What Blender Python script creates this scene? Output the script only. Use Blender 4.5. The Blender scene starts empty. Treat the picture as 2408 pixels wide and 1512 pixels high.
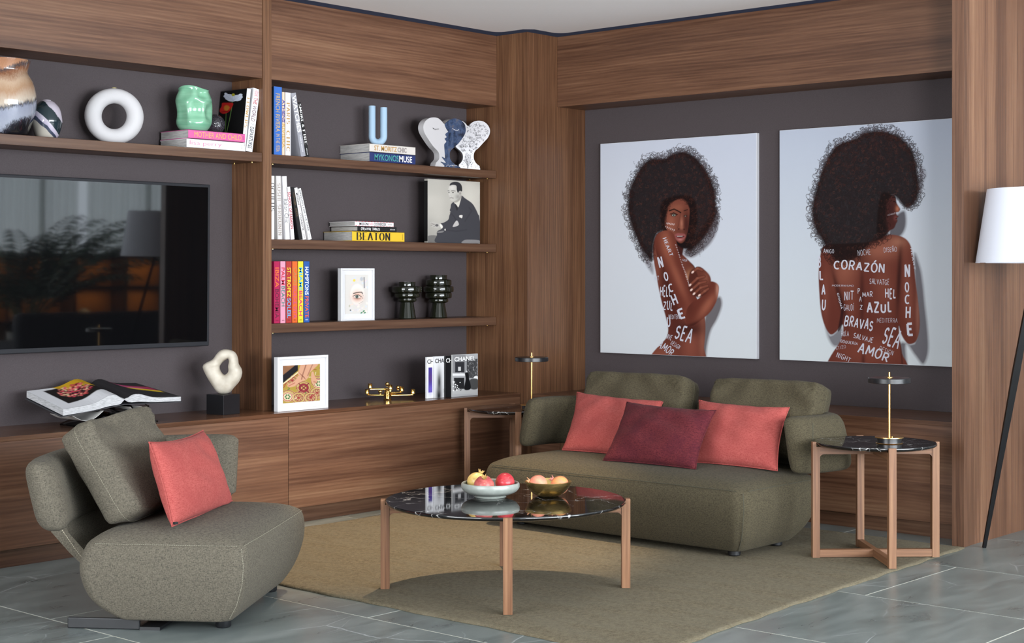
import bpy, bmesh, math, random
import numpy as np
from mathutils import Vector, Matrix

sc = bpy.context.scene
COL = sc.collection
# ------------------------------------------------------------------ camera
H = 1.35
cam_d = bpy.data.cameras.new('camera'); cam = bpy.data.objects.new('camera', cam_d); COL.objects.link(cam)
cam_d.sensor_width = 36; cam_d.lens = 55.15; cam_d.shift_y = -111/2408
cam_d.clip_start = .05; cam_d.clip_end = 100
cam.location = (0, 0, H); cam.rotation_euler = (math.radians(90), 0, math.radians(-48.393))
sc.camera = cam
# ------------------------------------------------------------------ world, lights, exposure
w = bpy.data.worlds.new('world'); sc.world = w; w.use_nodes = True
w.node_tree.nodes['Background'].inputs[0].default_value = (.72, .82, 1, 1)
w.node_tree.nodes['Background'].inputs[1].default_value = .6
sc.view_settings.view_transform = 'Standard'; sc.view_settings.look = 'None'
sc.view_settings.exposure = 0.0; sc.view_settings.gamma = 1.0
sc.view_settings.use_curve_mapping = False
sc.cycles.max_bounces = 8; sc.cycles.diffuse_bounces = 4; sc.cycles.glossy_bounces = 4
sc.cycles.transmission_bounces = 8; sc.cycles.transparent_max_bounces = 12
sc.cycles.sample_clamp_indirect = 6.0; sc.cycles.caustics_reflective = False; sc.cycles.caustics_refractive = False

def area(name, loc, target, sx, sy, power, color, spread=180):
    l = bpy.data.lights.new(name, 'AREA'); l.shape = 'RECTANGLE'; l.size = sx; l.size_y = sy
    l.energy = power; l.color = color; l.spread = math.radians(spread)
    o = bpy.data.objects.new(name, l); COL.objects.link(o); o.location = loc
    d = Vector(target)-Vector(loc); o.rotation_euler = d.to_track_quat('-Z', 'Y').to_euler()
    return o
# daylight through the big front windows (opposite the bookcase) and the left-hand window
area('front_window_light', (5.0, -3.9, 1.75), (5.0, 5, 1.55), 7.0, 2.0, 680, (.93, .965, 1))
area('side_window_light', (-2.7, 4.0, 1.75), (5, 4.6, 1.4), 4.5, 2.0, 390, (.93, .965, 1))
def spot(name, loc, target, power, color, angle, blend, r=.03):
    l = bpy.data.lights.new(name, 'SPOT'); l.energy = power; l.color = color
    l.spot_size = math.radians(angle); l.spot_blend = blend; l.shadow_soft_size = r
    o = bpy.data.objects.new(name, l); COL.objects.link(o); o.location = loc
    d = Vector(target)-Vector(loc); o.rotation_euler = d.to_track_quat('-Z', 'Y').to_euler()
    return o
# added fill out of view, no lamp of the room: brightens the ceiling
area('ceiling_fill_light', (3.0, .3, 1.3), (6.2, 4.6, 2.95), .8, .8, 42, (1, .98, .97), 70)
# warm ceiling downlight over the back of the rug
spot('ceiling_spot_light', (5.75, 5.35, 2.83), (5.45, 5.55, 0), 370, (1, .75, .50), 56, .6)

# ------------------------------------------------------------------ helpers
F_PX = 3688.97; CXP = 1204.; HYP = 645.
FW = np.array([.74774, .66399, 0]); RT = np.array([.66399, -.74774, 0]); UPV = np.array([0, 0, 1.]); CAM = np.array([0, 0, H])
def ray(x, y): return FW*F_PX + RT*(x-CXP) + UPV*(HYP-y)
# a photograph measurement -> the real point on a real plane of the room
def onz(x, y, z): d = ray(x, y); return CAM + d*((z-H)/d[2])
def onx(x, y, v): d = ray(x, y); return CAM + d*(v/d[0])
def ony(x, y, v): d = ray(x, y); return CAM + d*(v/d[1])
def onp(x, y, p0, n): d = ray(x, y); p0 = np.array(p0, float); n = np.array(n, float); return CAM + d*(((p0-CAM)@n)/(d@n))

def lin(c):
    return tuple(((v/255)/12.92 if v/255 <= .04045 else ((v/255+.055)/1.055)**2.4) for v in c[:3])
def tagk(o, label=None, cat=None, group=None, kind=None):
    if label: o['label'] = label
    if cat: o['category'] = cat
    if group: o['group'] = group
    if kind: o['kind'] = kind
    return o
def thing(name, label, cat, loc=(0, 0, 0), rotz=0, group=None, matrix=None):
    o = bpy.data.objects.new(name, None); COL.objects.link(o); o.empty_display_size = .05
    if matrix is not None: o.matrix_world = matrix
    else: o.location = Vector(tuple(float(v) for v in loc)); o.rotation_euler = (0, 0, rotz)
    return tagk(o, label, cat, group)
def mat_of(o):
    return Matrix.LocRotScale(o.location, o.rotation_euler, o.scale) if o.parent is None else mat_of(o.parent)
def link_mesh(name, me, m, parent=None, world=False, smooth=False, label=None):
    if m is not None:
        me.materials.clear()
        for mm in (m if isinstance(m, (list, tuple)) else [m]): me.materials.append(mm)
    if world and parent is not None:
        me.transform(mat_of(parent).inverted())
    if smooth: me.polygons.foreach_set('use_smooth', [True]*len(me.polygons))
    o = bpy.data.objects.new(name, me); COL.objects.link(o)
    if parent is not None: o.parent = parent
    if label: o['label'] = label
    return o
class MB:
    """collects simple shapes into one mesh"""
    def __init__(s): s.bm = bmesh.new()
    def _xf(s, vs, M):
        if M is not None: bmesh.ops.transform(s.bm, matrix=M, verts=vs)
    def box(s, lo, hi, bev=0, seg=2, M=None):
        lo = [float(v) for v in lo]; hi = [float(v) for v in hi]
        r = bmesh.ops.create_cube(s.bm, size=1.0); vs = r['verts']
        c = [(a+b)/2 for a, b in zip(lo, hi)]; d = [abs(b-a) for a, b in zip(lo, hi)]
        bmesh.ops.transform(s.bm, matrix=Matrix.Translation(c) @ Matrix.Diagonal((*d, 1)), verts=vs)
        if bev > 0:
            es = list({e for v in vs for e in v.link_edges})
            rr = bmesh.ops.bevel(s.bm, geom=es, offset=min(bev, .49*min(d)), segments=seg, profile=.5, affect='EDGES')
            vs = list({v for f in rr['faces'] for v in f.verts} | {v for v in vs if v.is_valid})
        s._xf(vs, M); return s
    def lathe(s, prof, seg=32, M=None, cap=True):
        rings = []; vs = []
        for r, z in prof:
            if r < 1e-6: v = s.bm.verts.new((0, 0, z)); rings.append([v]); vs.append(v)
            else:
                ring = [s.bm.verts.new((r*math.cos(2*math.pi*k/seg), r*math.sin(2*math.pi*k/seg), z)) for k in range(seg)]
                rings.append(ring); vs += ring
        for A, B in zip(rings, rings[1:]):
            for k in range(seg):
                k2 = (k+1) % seg
                if len(A) == 1 and len(B) == 1: continue
                if len(A) == 1: s.bm.faces.new((A[0], B[k2], B[k]))
                elif len(B) == 1: s.bm.faces.new((A[k], A[k2], B[0]))
                else: s.bm.faces.new((A[k], A[k2], B[k2], B[k]))
        if cap:
            if len(rings[0]) > 1: s.bm.faces.new(rings[0][::-1])
            if len(rings[-1]) > 1: s.bm.faces.new(rings[-1])
        s._xf(vs, M); return s
    def cyl(s, p, q, r, r2=None, seg=16):
        p = Vector(tuple(map(float, p))); q = Vector(tuple(map(float, q))); L = (q-p).length
        R = (q-p).to_track_quat('Z', 'Y').to_matrix().to_4x4()
        return s.lathe([(r, 0), (r if r2 is None else r2, L)], seg, Matrix.Translation(p) @ R)
    def tube(s, pts, r, seg=12, closed=False, cap=True):
        pts = [Vector(tuple(map(float, p))) for p in pts]; n = len(pts); rings = []
        prev = None
        for i, p in enumerate(pts):
            a = pts[(i-1) % n] if (closed or i > 0) else p; b = pts[(i+1) % n] if (closed or i < n-1) else p
            t = (b-a).normalized()
            if prev is None: u = t.orthogonal().normalized()
            else: u = (prev - t*prev.dot(t)).normalized()
            prev = u; v = t.cross(u); rr = r[i] if isinstance(r, (list, tuple)) else r
            rings.append([s.bm.verts.new(p + u*rr*math.cos(2*math.pi*k/seg) + v*rr*math.sin(2*math.pi*k/seg)) for k in range(seg)])
        prs = list(zip(rings, rings[1:])) + ([(rings[-1], rings[0])] if closed else [])
        for A, B in prs:
            off = 0
            if closed and A is rings[-1]:
                off = min(range(seg), key=lambda o: (A[0].co-B[o].co).length)
            for k in range(seg):
                s.bm.faces.new((A[k], A[(k+1) % seg], B[(k+1+off) % seg], B[(k+off) % seg]))
        if cap and not closed: s.bm.faces.new(rings[0][::-1]); s.bm.faces.new(rings[-1])
        return s
    def loft(s, rings, cap=True):
        R = [[s.bm.verts.new(tuple(map(float, p))) for p in ring] for ring in rings]; n = len(R[0])
        for A, B in zip(R, R[1:]):
            for k in range(n): s.bm.faces.new((A[k], A[(k+1) % n], B[(k+1) % n], B[k]))
        if cap: s.bm.faces.new(R[0][::-1]); s.bm.faces.new(R[-1])
        return s
    def prism(s, pts, vec):
        """flat outline extruded along vec"""
        vec = Vector(tuple(map(float, vec))); A = [s.bm.verts.new(tuple(map(float, p))) for p in pts]
        B = [s.bm.verts.new(a.co+vec) for a in A]; n = len(A)
        s.bm.faces.new(A[::-1]); s.bm.faces.new(B)
        for k in range(n): s.bm.faces.new((A[k], A[(k+1) % n], B[(k+1) % n], B[k]))
        return s
    def quad(s, *p):
        s.bm.faces.new([s.bm.verts.new(tuple(map(float, q))) for q in p]); return s
    def build(s, name, m, parent=None, world=False, smooth=False, label=None, norm=True):
        if norm: bmesh.ops.recalc_face_normals(s.bm, faces=s.bm.faces)
        me = bpy.data.meshes.new(name); s.bm.to_mesh(me); s.bm.free()
        o = link_mesh(name, me, m, parent, world, False, label)
        if smooth:
            me = o.data; me.polygons.foreach_set('use_smooth', [True]*len(me.polygons))
            try: me.set_sharp_from_angle(angle=math.radians(38 if smooth is True else smooth))
            except Exception: pass
        return o
def struct(name, mb, m, label=None, smooth=False):
    o = mb.build(name, m, smooth=smooth); o['kind'] = 'structure'
    if label: o['label'] = label
    return o

# ------------------------------------------------------------------ materials
class NT:
    def __init__(s, name):
        s.m = bpy.data.materials.new(name); s.m.use_nodes = True; s.t = s.m.node_tree; s.t.nodes.clear()
        s.out = s.t.nodes.new('ShaderNodeOutputMaterial'); s.b = s.n('BsdfPrincipled'); s.l(s.b.outputs[0], s.out.inputs[0])
    def n(s, kind, **kw):
        nd = s.t.nodes.new('ShaderNode'+kind)
        for k, v in kw.items(): setattr(nd, k, v)
        return nd
    def l(s, a, b): s.t.links.new(a, b)
    def coord(s, kind='Object', scale=(1, 1, 1), rot=(0, 0, 0)):
        tc = s.n('TexCoord'); mp = s.n('Mapping'); s.l(tc.outputs[kind], mp.inputs[0])
        mp.inputs['Scale'].default_value = scale; mp.inputs['Rotation'].default_value = rot; return mp.outputs[0]
    def noise(s, vec, scale=5, detail=3, rough=.5, dist=0):
        nd = s.n('TexNoise'); s.l(vec, nd.inputs['Vector']); nd.inputs['Scale'].default_value = scale
        nd.inputs['Detail'].default_value = detail; nd.inputs['Roughness'].default_value = rough; nd.inputs['Distortion'].default_value = dist
        return nd.outputs['Fac']
    def ramp(s, fac, stops, interp='LINEAR'):
        r = s.n('ValToRGB'); s.l(fac, r.inputs[0]); e = r.color_ramp.elements; r.color_ramp.interpolation = interp
        while len(e) < len(stops): e.new(.5)
        for el, (p, c) in zip(e, stops): el.position = p; el.color = (*c, 1) if len(c) == 3 else c
        return r.outputs[0]
    def mix(s, fac, a, b, mode='MIX'):
        m = s.n('Mix', data_type='RGBA', blend_type=mode)
        for inp, v in ((m.inputs[0], fac), (m.inputs[6], a), (m.inputs[7], b)):
            if isinstance(v, (int, float)): inp.default_value = v
            elif isinstance(v, tuple): inp.default_value = (*v, 1)
            else: s.l(v, inp)
        return m.outputs[2]
    def math(s, op, a, b=None):
        m = s.n('Math', operation=op)
        for i, v in enumerate((a, b)):
            if v is None: continue
            if isinstance(v, (int, float)): m.inputs[i].default_value = v
            else: s.l(v, m.inputs[i])
        return m.outputs[0]
    def bump(s, h, strength=.3, dist=.002):
        b = s.n('Bump'); b.inputs['Strength'].default_value = strength; b.inputs['Distance'].default_value = dist
        s.l(h, b.inputs['Height']); s.l(b.outputs[0], s.b.inputs['Normal'])
    def set(s, **kw):
        names = {'col': 'Base Color', 'rough': 'Roughness', 'metal': 'Metallic', 'trans': 'Transmission Weight', 'ior': 'IOR', 'alpha': 'Alpha',
                 'spec': 'Specular IOR Level', 'coat': 'Coat Weight', 'sheen': 'Sheen Weight'}
        for k, v in kw.items():
            i = s.b.inputs[names[k]]
            if isinstance(v, (int, float)): i.default_value = v
            elif isinstance(v, tuple): i.default_value = (*v, 1)
            else: s.l(v, i)
        return s.m
_pc = {}
def plain(c, rough=.5, metal=0, spec=.5, name=None):
    k = (tuple(c), rough, metal, spec)
    if k not in _pc:
        t = NT(name or 'paint_%d_%d_%d' % tuple(int(v) for v in c[:3]))
        v = t.noise(t.coord(), 60, 2); cc = lin(c)
        _pc[k] = t.set(col=t.mix(t.math('MULTIPLY', v, .12), cc, tuple(x*.75 for x in cc)), rough=rough, metal=metal, spec=spec)
    return _pc[k]

def walnut(name, axis, seed=0, gain=1.0, strip=.0, rough=.42, red=1.0, strip_axis=None):
    """walnut veneer with its grain along one room axis"""
    t = NT(name)
    sc3 = [1, 1, 1]; sc3['xyz'.index(axis)] = .028
    tc = t.n('TexCoord'); add = t.n('VectorMath', operation='ADD'); t.l(tc.outputs['Object'], add.inputs[0])
    add.inputs[1].default_value = (seed*3.7, seed*5.1, seed*1.9)
    mp = t.n('Mapping'); t.l(add.outputs[0], mp.inputs[0]); mp.inputs['Scale'].default_value = sc3
    wob = t.noise(add.outputs[0], .9, 2, .5)
    sc2 = [1, 1, 1]; sc2['xyz'.index(axis)] = .055
    mp2 = t.n('Mapping'); t.l(add.outputs[0], mp2.inputs[0]); mp2.inputs['Scale'].default_value = sc2
    big = t.noise(mp2.outputs[0], 5.0, 2, .5)            # broad figure
    mid = t.noise(mp.outputs[0], 75, 4, .6)              # grain lines
    fine = t.noise(mp.outputs[0], 330, 2, .6)            # pores
    sp0 = t.n('SeparateXYZ'); t.l(add.outputs[0], sp0.inputs[0])
    oth = [q for q in 'xyz' if q != axis]
    across = t.math('ADD', sp0.outputs['xyz'.index(oth[0])], sp0.outputs['xyz'.index(oth[1])])
    warp = t.math('ADD', across, t.math('MULTIPLY', big, .16))
    warp = t.math('ADD', warp, t.math('MULTIPLY', wob, .04))
    rings = t.math('SINE', t.math('MULTIPLY', warp, 300.0))
    rings = t.math('MULTIPLY', t.math('ADD', rings, 1.0), .5)
    f = t.math('ADD', t.math('ADD', t.math('MULTIPLY', mid, .34), t.math('MULTIPLY', rings, .055)), t.math('MULTIPLY', fine, .12))
    f = t.math('ADD', f, t.math('MULTIPLY', t.noise(mp.outputs[0], 10, 3, .6), .52))
    if strip > 0:
        sep = t.n('SeparateXYZ'); t.l(add.outputs[0], sep.inputs[0])
        ax = strip_axis or [a for a in 'xyz' if a != axis][0]
        cell = t.math('FLOOR', t.math('DIVIDE', sep.outputs['xyz'.index(ax)], strip))
        wn = t.n('TexWhiteNoise', noise_dimensions='1D'); t.l(cell, wn.inputs['W'])
        f = t.math('ADD', f, t.math('MULTIPLY', t.math('SUBTRACT', wn.outputs['Value'], .5), .09))
    g = gain
    c = t.ramp(f, [(.28, (.048*g, .0195*g, .0105*g/red)), (.44, (.094*g, .0415*g, .0220*g/red)), (.56, (.150*g, .071*g, .0385*g/red)), (.74, (.235*g, .130*g, .073*g/red))])
    t.bump(fine, .06, .001)
    return t.set(col=c, rough=t.ramp(mid, [(.3, (rough*.85,)*3), (.7, (rough*1.1,)*3)]), spec=.45)

def fabric(name, c1, c2, scale=420, bump=.35, c3=None, mottle=.5):
    t = NT(name); v = t.coord()
    a = t.noise(v, scale, 2, .7); b = t.noise(v, scale*.33, 3, .7); big = t.noise(v, 9, 2, .5)
    tc = t.n('TexCoord'); mp = t.n('Mapping'); t.l(tc.outputs['Object'], mp.inputs[0]); mp.inputs['Scale'].default_value = (1, 1, .12)
    th = t.noise(mp.outputs[0], scale*1.1, 2, .7)
    mp3 = t.n('Mapping'); t.l(tc.outputs['Object'], mp3.inputs[0]); mp3.inputs['Scale'].default_value = (.12, .12, 1)
    tv = t.noise(mp3.outputs[0], scale*1.1, 2, .7)
    f = t.math('ADD', t.math('MULTIPLY', t.math('ADD', th, tv), .36), t.math('MULTIPLY', b, .28))
    c = t.ramp(f, [(.5-.16*mottle-.02, lin(c1)), (.5+.16*mottle-.02, lin(c2))])
    if c3: c = t.mix(t.ramp(big, [(.45, (0, 0, 0)), (.62, (.35, .35, .35))]), c, lin(c3))
    t.bump(t.math('ADD', a, f), bump, .0015)
    return t.set(col=c, rough=.95, spec=.1, sheen=.03)

M = {}
M['wood_x'] = walnut('walnut_grain_x', 'x', 1, .95, .30, strip_axis='z')
M['wood_x2'] = walnut('walnut_grain_x_drawer', 'x', 4, .95, .21, strip_axis='z')
M['wood_y'] = walnut('walnut_grain_y', 'y', 2, .92, .24, strip_axis='z')
M['shelf'] = walnut('walnut_shelf', 'x', 6, .62, 0)
M['plinth_x'] = walnut('walnut_plinth_x', 'x', 7, .75, 0)
M['plinth_y'] = walnut('walnut_plinth_y', 'y', 8, .8, 0)
M['wood_z'] = walnut('walnut_grain_z', 'z', 3, 1.02, .11, red=1.12, strip_axis='y')
M['wood_zx'] = walnut('walnut_grain_z_side', 'z', 5, 1.22, .11, red=1.12, strip_axis='x')
M['tower'] = walnut('walnut_tower', 'z', 9, 1.12, .13, strip_axis='x')
M['leg'] = walnut('walnut_leg', 'z', 11, 1.55, 0, rough=.5, red=1.12)
M['leg_side'] = walnut('walnut_leg_light', 'z', 12, 2.0, 0, rough=.5, red=1.15)
M['rail'] = walnut('walnut_rail', 'x', 13, 1.5, 0, rough=.5, red=1.12)
def taupe():
    t = NT('taupe_wall_panel'); v = t.coord(); n = t.noise(v, 380, 2, .6)
    t.bump(n, .12, .0008)
    return t.set(col=t.ramp(n, [(.3, lin((68, 61, 63))), (.7, lin((78, 71, 73)))]), rough=.75, spec=.25)
M['taupe'] = taupe()
def stone():
    t = NT('grey_stone_tile')
    oi = t.n('ObjectInfo'); tc = t.n('TexCoord'); add = t.n('VectorMath', operation='MULTIPLY_ADD')
    cmb = t.n('CombineXYZ'); t.l(oi.outputs['Random'], cmb.inputs[0]); t.l(oi.outputs['Random'], cmb.inputs[1])
    add.inputs[1].default_value = (23, 17, 0); t.l(cmb.outputs[0], add.inputs[0]); t.l(tc.outputs['Object'], add.inputs[2])
    v = add.outputs[0]
    mp = t.n('Mapping'); t.l(v, mp.inputs[0]); mp.inputs['Rotation'].default_value = (0, 0, .5); mp.inputs['Scale'].default_value = (1, 3.2, 1)
    cloud = t.noise(mp.outputs[0], 2.2, 5, .62, .6); grit = t.noise(v, 160, 2, .6)
    base = t.ramp(cloud, [(.3, lin((98, 105, 104))), (.5, lin((116, 124, 122))), (.72, lin((136, 142, 140)))])
    base = t.mix(t.math('MULTIPLY', grit, .18), base, lin((84, 92, 90)))
    def veins(scale, w, rot, stretch, dist, thr):
        m2 = t.n('Mapping'); t.l(v, m2.inputs[0]); m2.inputs['Rotation'].default_value = (0, 0, rot); m2.inputs['Scale'].default_value = (1, stretch, 1)
        nz = t.n('TexNoise'); t.l(m2.outputs[0], nz.inputs['Vector']); nz.inputs['Scale'].default_value = 3.0; nz.inputs['Detail'].default_value = 4
        mx = t.n('VectorMath', operation='MULTIPLY_ADD'); t.l(nz.outputs['Color'], mx.inputs[0]); mx.inputs[1].default_value = (dist, dist, 0); t.l(m2.outputs[0], mx.inputs[2])
        vo = t.n('TexVoronoi', feature='DISTANCE_TO_EDGE'); t.l(mx.outputs[0], vo.inputs['Vector']); vo.inputs['Scale'].default_value = scale
        line = t.ramp(vo.outputs['Distance'], [(0, (1, 1, 1)), (w, (0, 0, 0))])
        mask = t.ramp(t.noise(v, 1.7, 2, .5), [(thr, (0, 0, 0)), (thr+.12, (1, 1, 1))])
        return t.mix(1.0, line, mask, 'MULTIPLY')
    v1 = veins(1.1, .007, .5, 2.6, .10, .50); v2 = veins(2.2, .007, -.6, 3.0, .06, .56)
    c = t.mix(t.math('MULTIPLY', v1, .6), base, lin((205, 210, 212))); c = t.mix(t.math('MULTIPLY', v2, .45), c, lin((190, 196, 198)))
    return t.set(col=c, rough=t.ramp(cloud, [(.3, (.26,)*3), (.7, (.36,)*3)]), spec=.5)
M['stone'] = stone()
M['grout'] = plain((214, 210, 196), .8)
M['white'] = plain((246, 245, 245), .7, name='white_ceiling_paint')
M['wallwhite'] = plain((205, 203, 200), .8)
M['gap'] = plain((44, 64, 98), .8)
def marble():
    t = NT('black_marble'); v = t.coord()
    nz = t.n('TexNoise'); t.l(v, nz.inputs['Vector']); nz.inputs['Scale'].default_value = 5; nz.inputs['Detail'].default_value = 5
    def layer(sc_, w_, d_, thr):
        mx = t.n('VectorMath', operation='MULTIPLY_ADD'); t.l(nz.outputs['Color'], mx.inputs[0]); mx.inputs[1].default_value = (d_, d_, d_); t.l(v, mx.inputs[2])
        vo = t.n('TexVoronoi', feature='DISTANCE_TO_EDGE'); t.l(mx.outputs[0], vo.inputs['Vector']); vo.inputs['Scale'].default_value = sc_
        line = t.ramp(vo.outputs['Distance'], [(0, (1, 1, 1)), (w_, (0, 0, 0))])
        mask = t.ramp(t.noise(v, 6, 2, .5), [(thr, (0, 0, 0)), (thr+.1, (1, 1, 1))])
        return t.mix(1.0, line, mask, 'MULTIPLY')
    a = layer(4.2, .013, .30, .42); b = layer(9, .016, .2, .50)
    c = t.mix(t.math('MULTIPLY', a, .75), lin((13, 13, 15)), lin((210, 208, 205))); c = t.mix(t.math('MULTIPLY', b, .5), c, lin((160, 160, 160)))
    return t.set(col=c, rough=.035, spec=.75, ior=1.6)
M['marble'] = marble()
M['olive'] = fabric('olive_heather_fabric', (54, 50, 40), (88, 81, 64), 620)
M['greyolive'] = fabric('grey_olive_heather_fabric', (66, 63, 57), (112, 105, 92), 620)
M['coral'] = fabric('coral_linen', (148, 64, 62), (178, 92, 86), 450, .3, c3=(156, 70, 68))
M['wine'] = fabric('wine_red_linen', (66, 24, 32), (102, 44, 48), 450, .3, c3=(66, 26, 38))
M['stitch'] = plain((150, 146, 128), .9)
M['zip'] = plain((20, 20, 20), .8)
def rugm():
    t = NT('taupe_wool_rug'); v = t.coord()
    a = t.noise(v, 260, 2, .7); b = t.noise(v, 60, 4, .7)
    mp = t.n('Mapping'); tc = t.n('TexCoord'); t.l(tc.outputs['Object'], mp.inputs[0]); mp.inputs['Scale'].default_value = (3.5, 1, 1); mp.inputs['Rotation'].default_value = (0, 0, .7)
    big = t.noise(mp.outputs[0], 2.6, 4, .6, .3)
    f = t.math('ADD', t.math('MULTIPLY', b, .55), t.math('MULTIPLY', a, .45))
    c = t.ramp(f, [(.36, lin((88, 80, 64))), (.62, lin((128, 118, 97)))])
    c = t.mix(t.ramp(big, [(.38, (.0,)*3), (.64, (.4,)*3)]), c, lin((118, 112, 96)))
    t.bump(t.math('ADD', f, t.math('MULTIPLY', big, 1.2)), .8, .006)
    return t.set(col=c, rough=1, spec=.03, sheen=.02)
M['rug'] = rugm()
M['black'] = plain((7, 7, 8), .35, spec=.08)
M['blackm'] = plain((22, 23, 26), .45)
M['satin'] = plain((24, 25, 28), .3, spec=.6)
M['gold'] = plain((235, 196, 118), .12, 1, name='polished_gold')
M['brass'] = plain((222, 178, 112), .28, 1, name='satin_brass')
M['tvglass'] = NT('tv_glass').set(col=(.003, .003, .0035), rough=.03, spec=.55)
M['tvframe'] = plain((30, 31, 36), .6, spec=.3)
M['paper'] = plain((208, 206, 202), .8)
M['whitep'] = plain((214, 214, 217), .45)
def pages():
    t = NT('page_edges'); tc = t.n('TexCoord'); mp = t.n('Mapping'); t.l(tc.outputs['Object'], mp.inputs[0]); mp.inputs['Scale'].default_value = (1, .02, .02)
    n = t.noise(mp.outputs[0], 900, 2, .7)
    return t.set(col=t.ramp(n, [(.35, lin((140, 139, 138))), (.6, lin((192, 190, 188)))]), rough=.8)
M['pages'] = pages()
def colattr():
    t = NT('printed_picture'); a = t.n('Attribute', attribute_name='Col')
    return t.set(col=a.outputs['Color'], rough=.6, spec=.1)
M['print'] = colattr()
def glass(name, col, rough=0.0, ior=1.5):
    t = NT(name); return t.set(col=col, rough=rough, trans=1.0, ior=ior)
# ------------------------------------------------------------------ room shell
ZC = 2.86
XP, YP = 7.39, 6.435          # corner pillar
YF, YB = 6.693, 6.957         # bookcase front / back panel
XF, XB = 7.68, 7.965          # right niche front / back panel
YC, XC = 6.49, 7.425          # base cabinet fronts
ZTOP = .607
DX0, DX1 = 5.488, 5.549       # bookcase divider

fl = thing('floor', None, None); fl['kind'] = 'structure'
MB().box((-3.2, -5.2, -.08), (14.2, 7.6, -.0012)).build('grout_bed', M['grout'], fl)
xs = [1.69, 2.54, 3.39, 4.235, 5.06, 5.92, 6.77, 7.645, 8.5, 9.35]
ystart = [.7, 1.6, .33, 1.12, .815, 1.57, .75, 1.49, .9]
L = 1.70
tile_cache = {}
for i, (a, b) in enumerate(zip(xs, xs[1:])):
    y = ystart[i]-2*L
    while y < 6.9:
        y0, y1 = max(y, -1.5), min(y+L, 6.96)
        if y1-y0 > .1 and y1 > -1.4:
            g = .0036
            MB().box((a+g, y0+g, -.011), (b-g, y1-g, 0), bev=.0005, seg=1).build('tile', M['stone'], fl)
        y += L
MB().box((-3.2, -5.2, -.012), (14.2, -1.5, -.0)).box((-3.2, -1.5, -.012), (1.69, 6.96, 0)).box((9.35, -1.5, -.012), (14.2, 6.96, 0)).build('stone_slab', M['stone'], fl)

# ceiling: white board set back from the joinery, blue-painted shadow gap above
ce = thing('ceiling', None, None); ce['kind'] = 'structure'
gp = .115
def arc2(cx, cy, r, a0, a1, n=6): return [(cx+r*math.cos(math.radians(a0+(a1-a0)*k/n)), cy+r*math.sin(math.radians(a0+(a1-a0)*k/n))) for k in range(n+1)]
y1 = YF-gp; x1 = XF-gp; yp = YP-gp; xp = XP-gp
rr = .07
out = [(-3.2, -5.2), (14.2, -5.2), (14.2, 3.36), (x1, 3.36)]
out += arc2(x1-rr, yp-rr, rr, 0, 90) if False else [(x1, yp-.0)]
out = out[:-1] + arc2(x1-rr, yp-rr, rr, 0, 90)
out += [(xp+.05, yp)] + [(xp, yp+.05)]
out += arc2(xp-rr, y1-rr, rr, 0, 90) + [(-3.2, y1)]
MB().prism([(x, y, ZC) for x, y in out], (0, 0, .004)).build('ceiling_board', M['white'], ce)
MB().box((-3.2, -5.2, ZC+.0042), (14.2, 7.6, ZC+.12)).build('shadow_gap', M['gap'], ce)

# walls
struct('wall_left', MB().box((-3.2, YB, 0), (XP+.05, YB+.12, ZC+.004)), M['taupe'])
struct('wall_right', MB().box((XB, 3.545, 0), (XB+.12, 7.3, ZC+.004)), M['taupe'])
struct('wall_end', MB().box((14.0, -5.2, 0), (14.2, 7.6, ZC+.004)), M['wallwhite'])
wf = MB().box((-3.2, -4.35, 0), (-1.2, -4.15, ZC+.004)).box((-1.2, -4.35, 0), (14.2, -4.15, .35)).box((-1.2, -4.35, 2.75), (14.2, -4.15, ZC+.004)).box((7.2, -4.35, .35), (7.6, -4.15, 2.75))
struct('wall_front', wf, M['wallwhite'])
struct('wall_side', MB().box((-3.2, -5.2, 0), (-3.05, 7.6, ZC+.004)), M['wallwhite'])
# upper fascia panels
struct('trim_1', MB().box((1.2, YF, 2.418), (DX0-.001, YB, ZC+.004), bev=.001, seg=1), M['wood_x'])
struct('trim_2', MB().box((DX1+.001, YF, 2.418), (XP-.001, YB, ZC+.004), bev=.001, seg=1), M['wood_x2'])
struct('trim_3', MB().box((XF, 3.541, 2.418), (XB, YP-.001, ZC+.004), bev=.001, seg=1), M['wood_y'])
# divider and corner pillar
struct('trim_4', MB().box((DX0, YF-.004, ZTOP), (DX1, YB, ZC+.004)), M['wood_z'])
struct('trim_5', MB().box((XP, YP, 0), (XB+.1, YB+.1, ZC+.004)), M['wood_z'])
# end panel of the right niche and the timber wall that runs on from it
tw = thing('trim_6', None, None); tw['kind'] = 'structure'
MB().box((7.28, 3.478, 0), (7.345, 3.541, ZC+.004)).build('end_post', walnut('walnut_end_post', 'z', 21, .95, 0), tw)
MB().box((7.3455, 3.482, 0), (9.6, 3.541, ZC+.004)).build('veneer_panel', M['tower'], tw)

# ------------------------------------------------------------------ base cabinets
def cabinet(label, x0, x1, wood, group='base cabinets under the bookcase'):
    t = thing('base_cabinet', label, 'cabinet', (x0, YC, 0), 0, group)
    MB().box((x0, YC+.022, .088), (x1, YB-.002, ZTOP-.022)).build('body', M['plinth_x'], t, True)
    MB().box((x0+.0015, YC, .088), (x1-.0015, YC+.02, ZTOP-.0225), bev=.001, seg=1).build('door', wood, t, True)
    MB().box((x0, YC+.045, 0), (x1, YC+.065, .088)).build('plinth', M['plinth_x'], t, True)
    return t
cabinet('long low walnut cabinet with plain front, behind the armchair under the television', 2.6, 5.5015, M['wood_x2'], None)
cabinet('long low walnut cabinet with plain front, between the armchair and the left side table', 5.5015, XP-.002, M['wood_x'], None)
o = MB().box((2.6, YC, ZTOP-.022), (XP-.002, YB-.002, ZTOP), bev=.001, seg=1).build('worktop', walnut('walnut_worktop', 'x', 14, .8, 0, rough=.24))
tagk(o, 'long walnut worktop running under the television and the bookshelves', 'worktop')
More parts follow.
